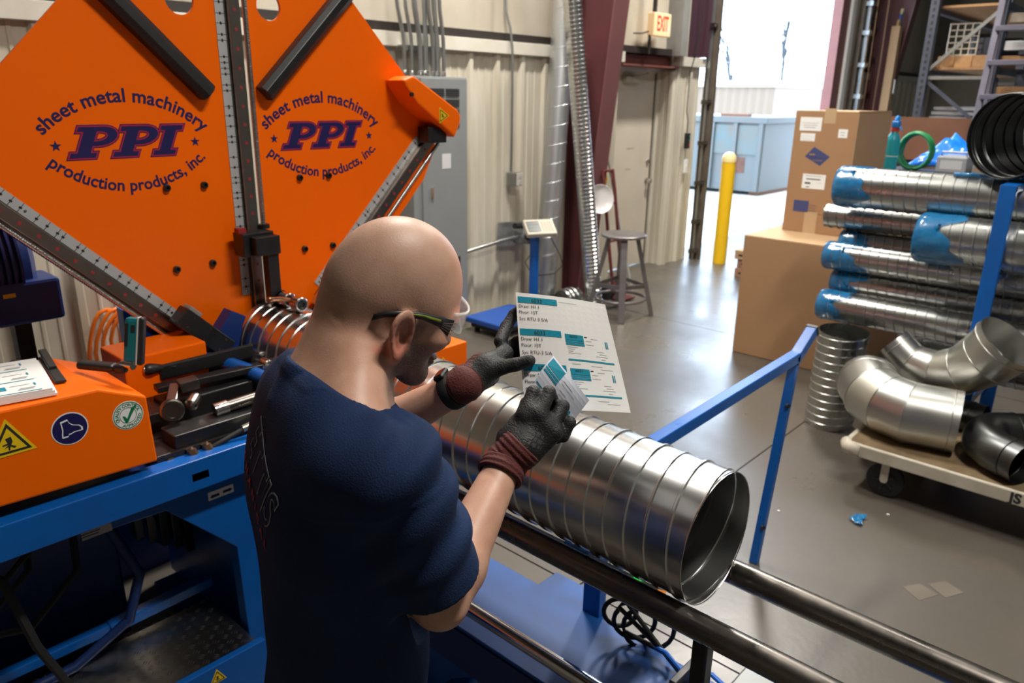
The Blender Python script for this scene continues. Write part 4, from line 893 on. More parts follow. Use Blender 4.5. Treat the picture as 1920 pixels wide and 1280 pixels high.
for i, (x, z, r, ye, lab, wrap) in enumerate(DU):
    t = thing('stored_duct', 'galvanised spiral duct, ' + lab, 'duct', (x, 0, z-r), 'stored ducts on the blue rack')
    spiral('duct_shell', (x,ye,z), (x,-1.0,z), r, .058 if r > .09 else .052, M_galv2, t, seg=40, rib=.0042, ribw=.08, phase=.13*i)
    if wrap:
        L = .14 + .05*random.random(); seg = 40; rows = []
        prof = [(-.004,.02),(-.012,.3),(-.014,.7),(-.012,.95),(0,1.02)] + [(L*k/8,1.045+.0*k) for k in range(1,9)]
        v = []; f = []; ph = random.random()*6
        for k, (dy, q) in enumerate(prof):
            for s in range(seg):
                a = 2*math.pi*s/seg; jag = 1 if k < len(prof)-3 else 1 + .28*math.sin(3*a+ph) + .16*math.sin(7*a+2*ph)
                w = r*q*(1 + (.012*math.sin(9*a+k*.9+ph) if 2 < k else .05*math.sin(5*a+k+ph)*(q < 1)))
                v.append((x + w*math.cos(a), ye + .004 - (dy*jag if dy > 0 else dy) , z + w*math.sin(a)))
        for k in range(len(prof)-1):
            for s in range(seg): f.append((k*seg+s, k*seg+(s+1)%seg, (k+1)*seg+(s+1)%seg, (k+1)*seg+s))
        f.append(tuple(range(seg)))
        mb = MB(); mb.v = v; mb.f = f; obj('film_wrap', mb, M_wrap, t, smooth=2)
# short upright spiral duct beside the cart
vd = thing('upright_duct', 'short spiral duct standing upright on the floor behind the elbows', 'duct', (4.32,1.36,0))
spiral('duct_shell', (4.39,1.41,.0), (4.36,1.39,.590), .135, .048, M_galv2, vd, seg=44, rib=.0035, ribw=.08)

# gored elbows
def elbow(name, label, start, d0, d1, r, R, n, mt, c0=.10, c1=.10):
    start, d0, d1 = Vector(start), Vector(d0).normalized(), Vector(d1).normalized()
    d1 = (d1 - d0*d1.dot(d0)).normalized(); ang = math.pi/2; b = d0.cross(d1)
    t = thing(name, label, 'duct elbow', tuple(start - Vector((0,0,r))), 'loose duct elbows on the cart')
    C0 = start + d0*c0; O = C0 + d1*R
    dirs = [d0]; pts = [start, C0]
    st_ = ang/n; half = st_/2; seglen = 2*R*math.tan(half)
    # n mitres: directions step by st_
    P = C0.copy()
    for k in range(n):
        a = (k+1)*st_; dk = d0*math.cos(a) + d1*math.sin(a); dirs.append(dk)
        P = P + dk*(seglen if k < n-1 else c1); pts.append(P.copy())
    seg = 40
    def ring(p, da, db):
        tn = (da+db).normalized(); sc = 1/max(.5, tn.dot(da)); nb = b; na = nb.cross(tn)
        return [p + na*(r*sc*math.cos(2*math.pi*s/seg)) + nb*(r*math.sin(2*math.pi*s/seg)) for s in range(seg)]
    rings = [ring(pts[0], dirs[0], dirs[0])] + [ring(pts[k+1], dirs[k], dirs[k+1]) for k in range(n)] + [ring(pts[-1], dirs[-1], dirs[-1])]
    for k in range(len(rings)-1):
        mb = MB(); mb.v = [tuple(p) for p in rings[k]+rings[k+1]]; mb.f = [(s, (s+1)%seg, (s+1)%seg+seg, s+seg) for s in range(seg)]
        obj('gore', mb, mt, t, smooth=2)
    for k in range(1, len(rings)-1): obj('seam', MB().tube(rings[k], .0038, seg=6, closed=True), mt, t, smooth=2)
    for p, dd in ((rings[0], dirs[0]*.035), (rings[-1], -dirs[-1]*.035)): obj('bead', MB().tube([q+dd for q in p], .003, seg=6, closed=True), mt, t, smooth=2)
    return t
DZ = .25
M_galve = mat('elbow galvanised', (.52,.52,.49), .36, 1., var=.3, vscale=5, col2=(.40,.40,.38), rvar=.04, detail=3)
el = elbow('duct_elbow', 'bright segmented elbow lying on the near edge of the cart', (3.885,.655,DZ+.152), (-.20,1,.0), (1,.2,.15), .150, .27, 4, M_galve, .21, .04)
obj('tape_patch', MB().box((3.95,1.14,.553),(.05,.02,.002)), M_white, el)
def taper_elbow(label, P, Rr, mt, group):
    P = [Vector(p) for p in P]; n = len(P); seg = 40; t = thing('duct_elbow', label, 'duct elbow', tuple(P[n//2]-Vector((0,0,Rr[n//2]))), group); rings = []
    dirs = [(P[k+1]-P[k]).normalized() for k in range(n-1)]; nb = dirs[0].cross(dirs[-1]).normalized()
    for k in range(n):
        da, db = dirs[max(k-1,0)], dirs[min(k,n-2)]; tn = (da+db).normalized(); na = nb.cross(tn).normalized(); nc = tn.cross(na)
        rings.append([P[k] + na*(Rr[k]/max(.6,tn.dot(da))*math.cos(2*math.pi*s/seg)) + nc*(Rr[k]*math.sin(2*math.pi*s/seg)) for s in range(seg)])
    for k in range(n-1):
        mb = MB(); mb.v = [tuple(p) for p in rings[k]+rings[k+1]]; mb.f = [(s, (s+1)%seg, (s+1)%seg+seg, s+seg) for s in range(seg)]; obj('gore', mb, mt, t, smooth=2)
    for k in range(1, n-1): obj('seam', MB().tube(rings[k], .0038, seg=6, closed=True), mt, t, smooth=2)
    for p, dd in ((rings[0], dirs[0]*.03), (rings[-1], -dirs[-1]*.035)): obj('bead', MB().tube([q+dd for q in p], .003, seg=6, closed=True), mt, t, smooth=2)
    return t
taper_elbow('grey segmented elbow with wide dark mouth behind the bright elbow', [onX(1676,640,4.185), onX(1708,675,4.18), onX(1752,696,4.165), onX(1802,694,4.145), onX(1850,672,4.12), onX(1892,640,4.10)], [.085,.088,.104,.120,.137,.150], M_galve, 'loose duct elbows on the cart')
# smooth pressed elbow, dark
def pressed(label, pts, r, mt):
    t = thing('duct_elbow', label, 'duct elbow', (pts[2][0],pts[2][1],DZ), 'loose duct elbows on the cart')
    P = [Vector(p) for p in pts]; Q = []
    for k in range(len(P)-1):                      # Catmull-Rom through the centreline
        p0, p1, p2, p3 = P[max(k-1,0)], P[k], P[k+1], P[min(k+2,len(P)-1)]
        for j in range(6):
            u = j/6; Q.append(.5*((2*p1) + (p2-p0)*u + (2*p0-5*p1+4*p2-p3)*u*u + (3*p1-p0-3*p2+p3)*u**3))
    Q.append(P[-1]); obj('bend', MB().tube(Q, r, seg=40, cap=False), mt, t, smooth=2)
    for p, q in ((Q[0], Q[1]), (Q[-1], Q[-2])):
        dd = (p-q).normalized(); x = dd.orthogonal().normalized(); y = dd.cross(x)
        obj('collar', MB().cyl(p-dd*.005, p+dd*.06, r*.985, seg=40, cap=False), mt, t, smooth=2)
        obj('bead', MB().tube([p + (x*math.cos(a)+y*math.sin(a))*r for a in [2*math.pi*s/40 for s in range(40)]], .003, seg=6, closed=True), mt, t, smooth=2)
    return t
pressed('dark smooth pressed elbow with its mouth facing out on the cart', [(3.745,.405,DZ+.098),(3.79,.485,DZ+.100),(3.87,.535,DZ+.104),(3.97,.53,DZ+.11),(4.04,.46,DZ+.11)], .094, M_galvd)
pressed('dark pressed elbow lying at the back of the cart under the grey elbow', [(4.165,.90,DZ+.080),(4.195,.83,DZ+.080),(4.200,.74,DZ+.080),(4.195,.66,DZ+.080)], .079, M_galvd)
# flat cart
ct = thing('platform_cart', 'worn flat cart with cream edge and plywood deck carrying the elbows', 'cart', (3.93,.2,0))
obj('deck', MB().b2((3.65,-.95,DZ-.05),(4.25,1.08,DZ)), M_ply, ct, bevel=.004)
ed = obj('edge_rail', MB().b2((3.632,-.95,DZ-.062),(3.655,1.02,DZ+.003)), M_cream, ct, bevel=.006)
obj('edge_rail', MB().b2((3.66,1.06,DZ-.062),(4.25,1.085,DZ+.003)), M_cream, ct, bevel=.006)
obj('corner_guard', MB().tube([(3.645,1.0,DZ-.03),(3.65,1.06,DZ-.03),(3.70,1.08,DZ-.03)], .034, seg=12), M_cream, ct, smooth=2)
objm('cart_text', place(text_mesh('JS', .062, off=.0025, ext=.0006), (3.6315,.345,DZ-.030), (0,-1,0), (0,0,1)), M_ink, ed)
for x, y in ((3.70,.88),(4.18,.88),(3.70,-.75),(4.18,-.75)):
    wl = obj('wheel', MB().lathe((x-.022,y,.088),(1,0,0),[(0,.001),(0,.05),(.004,.058),(.002,.075),(.008,.086),(.036,.086),(.042,.075),(.040,.058),(.044,.05),(.044,.001)],28), M_rubber, ct, smooth=True)
    for k in range(5):
        a = 2*math.pi*k/5; obj('spoke', MB().bar((x-.024,y+.012*math.cos(a),.088+.012*math.sin(a)),(x-.024,y+.052*math.cos(a),.088+.052*math.sin(a)),.012,.006,(1,0,0)), M_blackp, wl)
    obj('fork', MB().prism([(-.018,.0),(.018,0),(.018,-.105),(.010,-.118),(-.010,-.118),(-.018,-.105)], (x-.030,y,DZ-.05), (0,-1,0), (0,0,1), .005), M_cream, ct)
# big dark round duct on top of the rack
bd = thing('round_duct', 'wide dark round duct with ringed inside, lying on top of the rack', 'duct', (4.7,.75,1.475))
c = Vector((4.42,.80,1.69)); ax = Vector((.93,-.36,.03)).normalized()
obj('shell', MB().lathe(c, ax, [(.0,.200),(.012,.203),(.02,.200)]+[(.02+.08*k+e,.200+(.004 if e == .04 else 0)) for k in range(6) for e in (0,.035,.04,.045)], 48), M_galvd, bd, smooth=True, solid=.002)
for k in range(5): obj('inner_ring', MB().tube([c + ax*(.03+.09*k) + (ax.orthogonal().normalized()*math.cos(a) + ax.cross(ax.orthogonal().normalized())*math.sin(a))*(.196) for a in [2*math.pi*s/48 for s in range(48)]], .004, seg=6, closed=True), M_galvd, bd, smooth=2)
tag(obj('film_wad', MB().tube([(4.53,1.02,1.487),(4.53,.93,1.490),(4.53,.84,1.485),(4.53,.74,1.484),(4.53,.64,1.488)], [.010,.013,.007,.006,.011], seg=8), M_wrap, smooth=2), 'crumpled pale blue film under the dark round duct', 'plastic film')

# ================================================================== bench, hose and shelving behind
bn = thing('work_bench', 'steel bench behind the duct rack holding bottle, hose and tarpaulin', 'bench', (6.9,1.45,0))
obj('bench_top', MB().b2((6.42,1.0,1.285),(7.36,2.0,1.325)), M_shelf, bn)
for x in (6.46,7.32):
    for y in (1.04,1.95): obj('leg', MB().b2((x-.025,y-.025,0),(x+.025,y+.025,1.285)), M_shelf, bn)
bt = thing('spray_bottle', 'turquoise bottle with blue trigger head and red collar behind the tall box', 'bottle', (6.47,1.92,1.325))
M_turq = mat('turquoise plastic', (.02,.38,.47), .3)
obj('bottle_body', MB().lathe((6.47,1.92,1.325),(0,0,1),[(0,.001),(0,.045),(.005,.05),(.22,.05),(.26,.042),(.285,.026),(.30,.024)],28), M_turq, bt, smooth=True)
obj('bottle_collar', MB().cyl((6.47,1.92,1.622),(6.47,1.92,1.65),.03), mat('red plastic', (.6,.04,.04), .4), bt, smooth=True)
obj('spray_head', MB().b2((6.435,1.89,1.65),(6.505,1.94,1.70)).bar((6.46,1.915,1.70),(6.47,1.905,1.735),.03,.03).bar((6.46,1.885,1.66),(6.46,1.865,1.63),.02,.012), mat('bright blue plastic', (.01,.22,.65), .35), bt, bevel=.006)
obj('bottle_band', MB().lathe((6.47,1.92,1.435),(0,0,1),[(0,.0505),(.006,.0505)],28), M_white, bt)
gh = []
for k in range(7):
    for j in range(18):
        a = 2*math.pi*j/18; gh.append(Vector((6.62+.018*k,1.80,1.475)) + Vector((.01*math.sin(2*a), (.118+.006*math.sin(k*2))*math.cos(a), (.135+.008*math.sin(k))*math.sin(a))))
tag(obj('garden_hose', MB().tube(gh, .011, seg=8), M_green, smooth=2), 'coil of green hose standing on the bench beside the bottle', 'hose')
for k, (x0, y0, x1, y1, z0, z1, mt, lab) in enumerate(((6.62,1.42,6.92,1.63,1.325,1.45,mat('grey bin', (.30,.31,.33), .5),'grey equipment case on the bench under the blue tarpaulin'),(6.62,1.12,6.92,1.38,1.325,1.40,mat('dull tan case', (.22,.19,.16), .6),'low dull case on the bench beside the grey equipment case'))):
    t = thing('equipment_case', lab, 'case', ((x0+x1)/2,(y0+y1)/2,z0), 'cases on the bench')
    cs = obj('body', MB().b2((x0,y0,z0),(x1,y1,z1)), mt, t, bevel=.012); obj('face_label', MB().b2((x0-.002,y0+.03,z0+.03),(x0+.001,y1-.03,z1-.03)), mat('pale face', (.5,.5,.5), .5) if k == 0 else M_wood, t)
    obj('handle', MB().tube([(x0+.05,y0+.02,z1-.005),(x0+.05,y0+.02,z1+.03),(x0+.05,y1-.02,z1+.03),(x0+.05,y1-.02,z1-.005)], .008, seg=8), M_cond, t)
G = []
rnd = random.Random(4)
for i in range(13):
    row = []
    for j in range(15):
        s, t_ = i/12*2-1, j/14*2-1; h = max(0,(1-abs(s)**2.2))*max(0,(1-abs(t_)**2.6)); n = .022*math.sin(4.1*s+7*t_)+.016*math.sin(9*s-5*t_)+rnd.uniform(-.012,.012)
        row.append((7.13+.19*s+.02*math.sin(5*t_), 1.60+.31*t_+.02*math.sin(6*s), 1.33+.02+.185*h+n*(h+.15)*1.5))
    G.append(row)
tag(obj('tarpaulin_bundle', MB().sheet(G), M_film, smooth=2, solid=.004), 'crumpled bright blue tarpaulin heaped on the bench', 'tarpaulin')
obj('bench_riser', MB().b2((6.97,1.32,1.325),(7.34,1.88,1.345)), M_cardl, bn)
sh = thing('storage_rack', 'dark blue grey pallet rack loaded with timber and metal lengths', 'rack', (9.3,1.95,0))
for x in (8.0,10.8):
    for y in (2.20,1.66):
        p = obj('rack_upright', MB().b2((x-.04,y-.035,0),(x+.04,y+.035,4.2)), M_shelf, sh)
        if x < 9:
            for k in range(26): obj('upright_slot', MB().b2((x-.042,y-.010,1.35+.055*k),(x-.0395,y+.010,1.375+.055*k)), M_greyd, p)
    for z in (.6,2.05,3.3): obj('rack_brace', MB().bar((x,2.2,z),(x,1.66,z),.03,.03), M_cond if z == 2.05 else M_shelf, sh)
    obj('rack_brace', MB().bar((x,2.17,2.12),(x,1.66,2.62),.022,.03), M_cond, sh)
    obj('rack_brace', MB().bar((x,2.17,2.02),(x,1.70,1.66),.022,.03), M_shelf, sh)
for z in (.55,1.62,2.14,2.66):
    for y in (2.2,1.66): obj('rack_beam', MB().b2((8.04,y-.03,z-.06),(10.76,y+.03,z)), M_shelf, sh)
    obj('rack_deck', MB().b2((8.05,1.70,z-.02),(10.75,2.16,z)), M_wood, sh)
for k in range(3):
    tag(obj('timber_beam', MB().b2((8.05+.05*k,1.70+.155*k,2.14),(10.6,1.84+.155*k,2.24)), M_wood, bevel=.003), 'pale timber length lying on the middle deck of the storage rack', 'timber', 'timber on the storage rack')
for k in range(4):
    tag(obj('metal_length', MB().b2((8.03+.05*k,1.76,1.645+.042*k),(9.8,2.12,1.672+.042*k)), mat('pale channel', (.55,.55,.58), .35, .7)), 'pale metal channel stacked on the lower deck of the storage rack', 'metal channel', 'channels on the storage rack')
tag(obj('cardboard_sheet', MB().b2((7.90,1.60,1.325),(7.915,2.55,1.705)).bar((7.907,2.4,0.0),(7.907,2.4,1.34),.03,.01,(1,0,0)).bar((7.907,1.75,0.0),(7.907,1.75,1.34),.03,.01,(1,0,0)), mat('reddish board', (.20,.085,.045), .7, var=.3, vscale=3)), 'reddish brown board propped before the storage rack', 'board')
wp = thing('wire_panel', 'small cream wire grid panel standing on the top deck of the rack', 'wire panel', (8.3,1.98,2.235))
for k in range(5): obj('grid_wire', MB().cyl((8.2,1.86+.06*k,2.24),(8.2,1.86+.06*k,2.52),.006,seg=6), M_cream, wp)
for k in range(6): obj('grid_wire', MB().cyl((8.2,1.86,2.25+.053*k),(8.2,2.10,2.25+.053*k),.006,seg=6), M_cream, wp)
for k in range(6):
    tag(obj('metal_part', MB().b2((8.30+.36*k,1.74+.07*(k%3),2.245),(8.58+.36*k,1.93+.08*(k%3),2.40+.06*(k%2))), M_black if k % 2 else M_shelf, bevel=.01), 'dark metal part crowded on the middle deck behind the wire panel', 'metal part', 'parts behind the wire panel')
# rolling ladder in front of the rack
ld = thing('step_ladder', 'tall purple grey steel ladder standing before the storage rack', 'ladder', (7.6,1.3,0))
M_lad = mat('ladder steel', (.16,.15,.20), .5, .3, var=.5, vscale=7, col2=(.08,.075,.10))
for y in (1.64,1.02):
    obj('ladder_rail', MB().bar((7.39,y,0),(7.86,y,3.0),.05,.03,(1,0,0)), M_lad, ld, bevel=.004)
    obj('ladder_strut', MB().bar((7.89,y,0),(7.87,y,2.9),.035,.03,(1,0,0)), M_lad, ld)
for k in range(11): obj('ladder_step', MB().b2((7.35+.157*.27*k+.01,1.02,.27*(k+1)-.02),(7.46+.157*.27*k+.01,1.64,.27*(k+1)+.02)), M_lad, ld, bevel=.003)
for k, (z, mt, nm, lab) in enumerate(((2.27,M_white,'pvc_length','white square channel lying across the ladder rack'),(2.15,M_wood,'timber_length','pale timber length below the white channel'),(1.90,M_wood,'timber_length','rough timber length on the lower rung level'),(2.49,mat('weathered board', (.34,.28,.22), .7),'timber_length','weathered board lying highest beside the ladder'))):
    tag(obj(nm, MB().b2((7.98,.35,z),(8.06,1.60,z+.075)), mt, bevel=.003), lab, 'board' if 'timber' in nm else 'channel', 'boards beside the ladder')
for y in (.5,1.45):
    obj('cantilever_post', MB().b2((8.10,y-.04,0),(8.18,y+.04,4.2)), M_shelf, sh)
    for z in (1.90,2.15,2.27,2.49,2.72): obj('cantilever_arm', MB().b2((7.95,y-.03,z-.035),(8.10,y+.03,z)), M_shelf, sh)
tb_ = thing('mailing_tube', 'narrow cardboard tube box leaning on the maroon column', 'carton', (13.3,4.1,0))
obj('tube_body', MB().bar((12.95,4.05,0),(13.22,4.13,2.92),.14,.12,(0,1,0)), M_cardl, tb_)
obj('tube_sticker', MB().bar((13.10,4.00,1.95),(13.125,4.01,2.15),.06,.01,(0,1,0)), M_white, tb_)
for k, (x, c) in enumerate(((13.19,(.5,.3,.1)),(13.24,(.05,.1,.4)),(13.27,(.6,.55,.3)))): obj('rolled_print', MB().cyl((x,4.13,2.90),(x+.02,4.12,3.02+.08*k),.02,seg=8), mat('roll%d' % k, c, .6), tb_)

# ================================================================== floor litter
def scrap(label, x, y, s, mt, seed, name='plastic_scrap'):
    rnd = random.Random(seed); G = [[(x + s*(i/5-.5)*(1+.3*math.sin(j)) , y + s*.7*(j/5-.5)*(1+.3*math.cos(i)), .002+rnd.uniform(0,.28)*s) for j in range(6)] for i in range(6)]
    return tag(obj(name, MB().sheet(G), mt, smooth=2, solid=.001), label, 'scrap')
scrap('crumpled blue plastic scrap lying on the bare floor before the cart', 3.37, .885, .075, M_wrap, 3)
for k, (px, py) in enumerate(((1375,1040),(1460,958),(1665,965),(1455,700),(1700,600))):
    p = onZ(px, py, 0)
    tag(obj('paper_bit', MB().box(p+Vector((0,0,.0022)), (.012,.008,.004), Matrix.Rotation(k,3,'Z')), M_white), 'tiny white paper bit on the concrete floor', 'paper bit', 'paper bits on the floor')
# ================================================================== the worker: smooth distance-field body, meshed with surface nets
def A3(*p): return np.array(p, dtype=np.float32)
def sd_cap(P, a, b, ra, rb=None):
    a, b = np.asarray(a, np.float32), np.asarray(b, np.float32); rb = ra if rb is None else rb
    ab = b-a; t = np.clip((P-a) @ ab/(ab @ ab), 0, 1); return np.linalg.norm(P - a - t[:,None]*ab, axis=1) - (ra + (rb-ra)*t)
def sd_ell(P, c, r, M=None):
    q = P - np.asarray(c, np.float32)
    if M is not None: q = q @ np.asarray(M, np.float32).T
    r = np.asarray(r, np.float32); k0 = np.linalg.norm(q/r, axis=1); k1 = np.linalg.norm(q/(r*r), axis=1); return k0*(k0-1)/np.maximum(k1, 1e-6)
def sd_rbox(P, c, h, rr, M):
    q = np.abs((P - np.asarray(c, np.float32)) @ np.asarray(M, np.float32).T) - (np.asarray(h, np.float32)-rr)
    return np.linalg.norm(np.maximum(q, 0), axis=1) + np.minimum(q.max(axis=1), 0) - rr
def su(a, b, k):
    h = np.clip(.5 + .5*(b-a)/k, 0, 1); return b*(1-h) + a*h - k*h*(1-h)
def ss(a, b, k): return -su(-a, b, k)          # a minus b
def sm(x, a, b):
    t = np.clip((x-a)/(b-a), 0, 1); return t*t*(3-2*t)
def nets(fn, lo, hi, h, B=14):
    lo, hi = np.asarray(lo, np.float32), np.asarray(hi, np.float32); n = np.ceil((hi-lo)/h).astype(int)+1; n = ((n+B-1)//B)*B
    D = np.empty(tuple(n), np.float32); nb = n//B
    bi = np.stack(np.meshgrid(*[np.arange(k) for k in nb], indexing='ij'), -1).reshape(-1,3)
    cen = lo + (bi*B + (B-1)/2)*h; dc = fn(cen.astype(np.float32)); rad = B*h*.87*1.35 + .012
    loc = np.stack(np.meshgrid(*[np.arange(B)]*3, indexing='ij'), -1).reshape(-1,3)
    for b, d in zip(bi, dc):
        s = tuple(slice(k*B, (k+1)*B) for k in b)
        if abs(d) > rad: D[s] = d
    act = [b for b, d in zip(bi, dc) if abs(d) <= rad]
    for i in range(0, len(act), 60):
        ch = np.array(act[i:i+60]); P = lo + (ch[:,None,:]*B + loc[None])*h; v = fn(P.reshape(-1,3).astype(np.float32)).reshape(len(ch), B, B, B)
        for b, q in zip(ch, v): D[tuple(slice(k*B, (k+1)*B) for k in b)] = q
    S = D < 0
    c8 = [S[i:n[0]-1+i, j:n[1]-1+j, k:n[2]-1+k] for i in (0,1) for j in (0,1) for k in (0,1)]
    cnt = sum(c.astype(np.int8) for c in c8); idx = np.argwhere((cnt > 0) & (cnt < 8))
    vid = -np.ones(tuple(n-1), np.int64); vid[tuple(idx.T)] = np.arange(len(idx))
    acc = np.zeros((len(idx),3)); num = np.zeros(len(idx)); cs = [np.array((i,j,k)) for i in (0,1) for j in (0,1) for k in (0,1)]
    for a in range(8):
        for b in range(a+1, 8):
            if np.abs(cs[a]-cs[b]).sum() != 1: continue
            da = D[tuple((idx+cs[a]).T)]; db = D[tuple((idx+cs[b]).T)]; m = (da < 0) != (db < 0)
            t = da[m]/(da[m]-db[m]); acc[m] += cs[a] + t[:,None]*(cs[b]-cs[a]); num[m] += 1
    V = lo + (idx + acc/num[:,None])*h; F = []
    for ax in range(3):
        u, w = (ax+1) % 3, (ax+2) % 3; sl0 = [slice(1,-1)]*3; sl1 = [slice(1,-1)]*3; sl0[ax] = slice(0,-1); sl1[ax] = slice(1,None)
        e = np.argwhere(S[tuple(sl0)] != S[tuple(sl1)]); off = np.array([1,1,1]); off[ax] = 0; e = e + off
        du = np.zeros(3, int); du[u] = 1; dw = np.zeros(3, int); dw[w] = 1
        e = e[(e < n-1).all(axis=1)]
        q = np.stack([vid[tuple((e-du-dw).T)], vid[tuple((e-dw).T)], vid[tuple(e.T)], vid[tuple((e-du).T)]], 1); flip = ~S[tuple(e.T)]
        q[flip] = q[flip][:, ::-1]; F.append(q[(q >= 0).all(axis=1)])
    return V, np.concatenate(F)
def sdf_obj(name, fn, lo, hi, h, mt, parent, attr=None):
    V, F = nets(fn, lo, hi, h); me = bpy.data.meshes.new(name); me.from_pydata(V.tolist(), [], F.tolist())
    if attr is not None:
        at_ = me.attributes.new('tone', 'FLOAT_COLOR', 'POINT'); c = np.ones((len(V),4), np.float32); c[:, :3] = attr(V.astype(np.float32)); at_.data.foreach_set('color', c.ravel())
    return objm(name, me, mt, parent, smooth=2)

yaw = math.radians(108)
TF = A3(math.sin(yaw), math.cos(yaw), 0); TRt = A3(TF[1], -TF[0], 0); TU = A3(0,0,1)
NB = A3(.645,.937,1.395)
T = lambda f, r, u: NB + TF*f + TRt*r + TU*u
TM = np.array([TF, TRt, TU])
RS, RE, RW = A3(.597,.758,1.350), A3(.682,.766,1.085), A3(.898,.827,1.225)
LSh, LE, LW = A3(.712,1.110,1.350), A3(.898,1.211,1.159), A3(.972,1.012,1.303)
# head frame
HC = A3(.734,.909,1.566); hy, hp_, hr_ = math.radians(107.65), math.radians(22.0), math.radians(11.7); HS = 1.04
_f0 = A3(math.sin(hy), math.cos(hy), 0); _l0 = A3(-math.cos(hy), math.sin(hy), 0)
HF = _f0*math.cos(hp_) - TU*math.sin(hp_); _u = TU*math.cos(hp_) + _f0*math.sin(hp_)
HL = _l0*math.cos(hr_) + _u*math.sin(hr_); HU = _u*math.cos(hr_) - _l0*math.sin(hr_)
HM = np.array([HF, HL, HU])
Hd = lambda f, l, u: HC + (HF*f + HL*l + HU*u)*HS
def headloc(P): return (P-HC) @ HM.T/HS

def f_head(P):
    L = headloc(P).astype(np.float32); E = lambda c, r: sd_ell(L, c, r); K = lambda a, b, ra, rb=None: sd_cap(L, a, b, ra, rb)
    d = E((-.004,0,.004), (.101,.0775,.098))
    d = su(d, E((.03,0,-.025), (.066,.066,.075)), .03)
    d = su(d, E((-.04,0,-.03), (.062,.066,.062)), .03)                # occiput
    d = su(d, E((.042,0,-.082), (.052,.052,.05)), .03)                # jaw mass
    for s in (-1,1):
        d = su(d, K((.008,s*.056,-.075), (.075,s*.022,-.125), .021, .018), .022)   # jaw line
        d = su(d, E((.068,s*.046,-.052), (.024,.02,.018)), .02)       # cheek bone
        d = su(d, K((.088,s*.012,-.012), (.080,s*.05,-.014), .013), .014)  # brow
        d = ss(d, E((.098,s*.033,-.035), (.018,.022,.014)), .012)     # eye socket
        d = su(d, E((.084,s*.031,-.036), (.0125,.0125,.0125)), .003)  # eye ball
    d = su(d, E((.078,0,-.128), (.028,.030,.022)), .022)              # chin
    d = su(d, K((.094,0,-.022), (.112,0,-.066), .0095, .0125), .012)  # nose
    for s in (-1,1): d = su(d, E((.102,s*.012,-.070), (.011,.009,.008)), .006)
    d = su(d, E((.098,0,-.094), (.012,.025,.0055)), .006); d = su(d, E((.097,0,-.104), (.012,.022,.006)), .005)
    for s in (-1,1):                                                  # ears
        c = np.array((-.006,s*.0828,-.044), np.float32); q = L - c
        ca, sa = math.cos(-.25), math.sin(-.25); qx = q[:,0]*ca - q[:,2]*sa; qz = q[:,0]*sa + q[:,2]*ca; qy = q[:,1]*s + qx*.45
        taper = .0175 + .0035*np.clip(qz/.032, -1, 1)
        rho = np.sqrt((qx/taper)**2 + (qz/.0325)**2)
        rim = np.sqrt(((rho-1)*.019)**2 + (qy-.009)**2) - .0050
        shell = np.maximum((rho-1)*.017, np.abs(qy-.001)-.0035)
        inner = np.sqrt((np.sqrt(((qx+.002)/.010)**2 + (qz/.020)**2)-1)**2*.0001 + (qy-.004)**2) - .003
        lobe = sd_ell(np.stack([qx,qy,qz],1), (.002,.005,-.031), (.0095,.005,.008))
        ear = su(su(shell, rim, .004), su(inner, lobe, .004), .004)
        ear = ss(ear, sd_ell(np.stack([qx,qy,qz],1), (.005,.009,-.006), (.0065,.008,.010)), .003)
        q3 = np.stack([qx,qy,qz],1); ear = su(ear, sd_cap(q3, (-.007,.0055,.016), (-.005,.0055,-.016), .0032), .003); ear = su(ear, sd_ell(q3, (.014,.004,-.007), (.005,.005,.007)), .004)
        d = su(d, ear, .006)
    # skin folds across the nape and a dent above the ear
    d = ss(d, K((-.085,-.055,-.062), (-.045,-.075,-.088), .008), .011)
    d = ss(d, K((-.094,.03,-.055), (-.088,-.052,-.062), .007), .011)
    return d*HS
def f_neck(P):
    d = sd_cap(P, Hd(-.028,0,-.06), T(-.015,0,.0), .060, .066)
    d = su(d, sd_cap(P, Hd(-.055,0,-.07), T(-.06,0,-.01), .045, .058), .03)
    for s, S in ((1,RS),(-1,LSh)):
        d = su(d, sd_cap(P, Hd(-.04,-s*.03,-.075), T(-.035,s*.12,-.03), .036, .05), .04)      # trapezius
        d = su(d, sd_cap(P, Hd(-.015,-s*.055,-.085), T(.045,s*.02,-.03), .012, .012), .04)   # neck cord
    return d
def f_torso(P, g=0.):
    d = sd_ell(P, T(-.028,0,-.19), (.120+g,.182+g,.25+g), TM)
    d = su(d, sd_cap(P, T(-.025,-.13,-.055), T(-.025,.13,-.055), .066+g), .07)
    d = su(d, sd_ell(P, T(-.062,-.075,-.16), (.07+g,.09+g,.13+g), TM), .05)
    d = su(d, sd_ell(P, T(-.062,.075,-.16), (.07+g,.09+g,.13+g), TM), .05)
    d = su(d, sd_ell(P, T(-.022,0,-.45), (.126+g,.168+g,.23+g), TM), .08)
    d = su(d, sd_ell(P, T(-.04,0,-.62), (.125+g,.172+g,.15+g), TM), .06)
    return d
def arm(P, S, E, W, g=0.):
    d = su(sd_cap(P, S, S+(E-S)*.35, .062+g, .056+g), sd_cap(P, S+(E-S)*.3, E, .055+g, .043+g), .03)
    m1 = E+(W-E)*.22; d = su(d, sd_cap(P, E, m1, .043+g, .047+g), .02); d = su(d, sd_cap(P, m1, W, .047+g, .0305+g), .02)
    return d
def f_body(P):
    d = su(f_head(P), f_neck(P), .022)
    d = su(d, f_torso(P, -.014), .05)
    d = su(d, arm(P, RS, RE, RW), .03); d = su(d, arm(P, LSh, LE, LW), .03)
    return d
